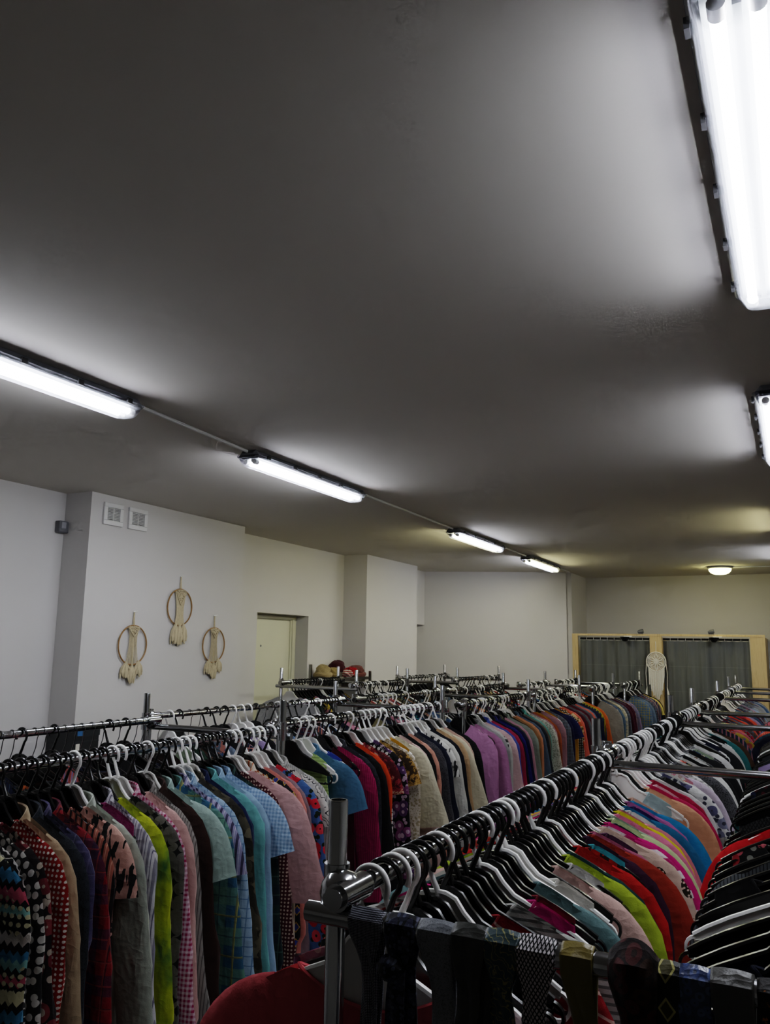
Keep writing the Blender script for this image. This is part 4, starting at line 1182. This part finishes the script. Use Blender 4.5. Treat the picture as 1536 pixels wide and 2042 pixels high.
# ------------------------------------------------------------------ shelf with hats
SX0, SX1, SY0, SY1, SZ = -4.615, -4.25, 7.47, 8.13, 1.485
t = empty('metal_shelf', ((SX0 + SX1) / 2, (SY0 + SY1) / 2, 0)); tag(t, 'narrow dark shelf unit with hats on top, beside the door', 'shelf')
hx, hy = (SX1 - SX0) / 2, (SY1 - SY0) / 2
for sx in (-1, 1):
    for sy in (-1, 1):
        bm = bmesh.new(); box(bm, (sx * hx - .012, sy * hy - .012, 0), (sx * hx + .012, sy * hy + .012, SZ + (.13 if sy < 0 and sx < 0 else .06))); obj('leg', bm, M['steel'], t, False)
for z in (.5, 1.0, SZ - .03):
    bm = bmesh.new(); box(bm, (-hx, -hy, z), (hx, hy, z + .03)); obj('board', bm, simple('dark_board', '#2c2824', .6) if 'bd' not in M else M['bd'], t, False)
def lump(name, loc, sz, mat, label, cat, seed, rz=0., brim=False, fold=.10):
    r = random.Random(seed); ph = [r.uniform(0, 6) for _ in range(3)]
    def f(u, v):
        a = 2 * PI * u / 32; b = PI * v / 18; s = math.sin(b) ** .7
        q = 1 + fold * math.sin(3 * a + ph[0] + 3 * b) * .5 + fold * math.sin(5 * a + 7 * b + ph[1]) * .6 + fold * noise.noise(Vector((math.cos(a) * 2, math.sin(a) * 2, b * 2 + seed)))
        z = -math.cos(b); z = z if z > -.6 else -.6 - (z + .6) * .1
        return Vector((sz[0] * s * math.cos(a) * q, sz[1] * s * math.sin(a) * q, sz[2] * (z + .6) / 1.6 * (1 + .3 * (q - 1))))
    bm = bmesh.new(); grid(bm, f, 32, 19, True)
    o = obj(name, bm, mat, None, True, loc=loc, rot=(0, 0, rz)); tag(o, label, cat, 'hats and scarves on the shelf')
    if brim:
        bm = bmesh.new(); tube(bm, [(sz[0] * 1.0 * math.cos(a), sz[1] * 1.0 * math.sin(a), sz[2] * .18 + .006 * math.sin(3 * a)) for a in [2 * PI * k / 30 for k in range(30)]], sz[2] * .2, 8, closed=True); obj('brim', bm, mat, o)
    return o
fur = ct('tweed', '#a08c60,#c4b083', .5, .95)
lump('fur_hat', (-4.50, 7.53, SZ), (.085, .06, .13), fur, 'tall beige furry hat at the door end of the shelf', 'hat', 1, brim=True)
lump('fur_hat', (-4.44, 7.65, SZ), (.07, .06, .10), ct('tweed', '#8c7848,#b09a68', .5, .95), 'olive beige furry hat beside the tall beige one', 'hat', 2, brim=True)
lump('scarf', (-4.32, 7.74, SZ), (.055, .08, .075), ct('hstripe', '#a01c20,#e0d4cc', 2, .9), 'red and white knitted scarf rolled up on the shelf', 'scarf', 3, .4, fold=.25)
lump('scarf', (-4.36, 7.88, SZ), (.07, .08, .10), ct('solid', '#b01a20', 1, .9), 'bright red knitted scarf rolled up on the shelf', 'scarf', 4, .9, fold=.3)
lump('knitted_hat', (-4.52, 7.86, SZ), (.08, .13, .17), ct('rib', '#4a1420,#2c0a12', 1, .95), 'dark maroon knitted hat at the back of the shelf', 'hat', 5, brim=True)
lump('knitted_hat', (-4.38, 8.03, SZ), (.10, .09, .12), ct('rib', '#7a4a44,#5a3430', 1, .95), 'brownish pink knitted hat at the column end of the shelf', 'hat', 6, brim=True)

# ------------------------------------------------------------------ camera, world, colour
cam = bpy.data.cameras.new('camera'); co = bpy.data.objects.new('camera', cam); C.objects.link(co)
yaw, pitch, roll = math.radians(26.753), math.radians(9.497), math.radians(.96)
fwd = Vector((-math.sin(yaw) * math.cos(pitch), math.cos(yaw) * math.cos(pitch), math.sin(pitch)))
right = Vector((math.cos(yaw), math.sin(yaw), 0)); up = right.cross(fwd)
r2 = right * math.cos(roll) + up * math.sin(roll); u2 = -right * math.sin(roll) + up * math.cos(roll)
co.matrix_world = Matrix(((r2.x, u2.x, -fwd.x, 0), (r2.y, u2.y, -fwd.y, 0), (r2.z, u2.z, -fwd.z, CAMZ), (0, 0, 0, 1)))
cam.sensor_fit = 'HORIZONTAL'; cam.sensor_width = 36; cam.lens = 36 * 1620 / 1536; cam.clip_start = .02
sc = bpy.context.scene; sc.camera = co
w = bpy.data.worlds.new('world'); sc.world = w; w.use_nodes = True
w.node_tree.nodes['Background'].inputs[0].default_value = (.02, .02, .022, 1); w.node_tree.nodes['Background'].inputs[1].default_value = .2
sc.view_settings.view_transform = 'Filmic'; sc.view_settings.look = 'Medium High Contrast'; sc.view_settings.exposure = 1.5
try:
    cy = sc.cycles; cy.use_denoising = True; cy.denoiser = 'OPENIMAGEDENOISE'; cy.max_bounces = 5; cy.diffuse_bounces = 3; cy.glossy_bounces = 2
    cy.transmission_bounces = 2; cy.transparent_max_bounces = 8; cy.caustics_reflective = False; cy.caustics_refractive = False
    cy.sample_clamp_indirect = 30; cy.use_light_tree = True; cy.use_adaptive_sampling = True; cy.adaptive_threshold = .06; cy.adaptive_min_samples = 12
except Exception: pass
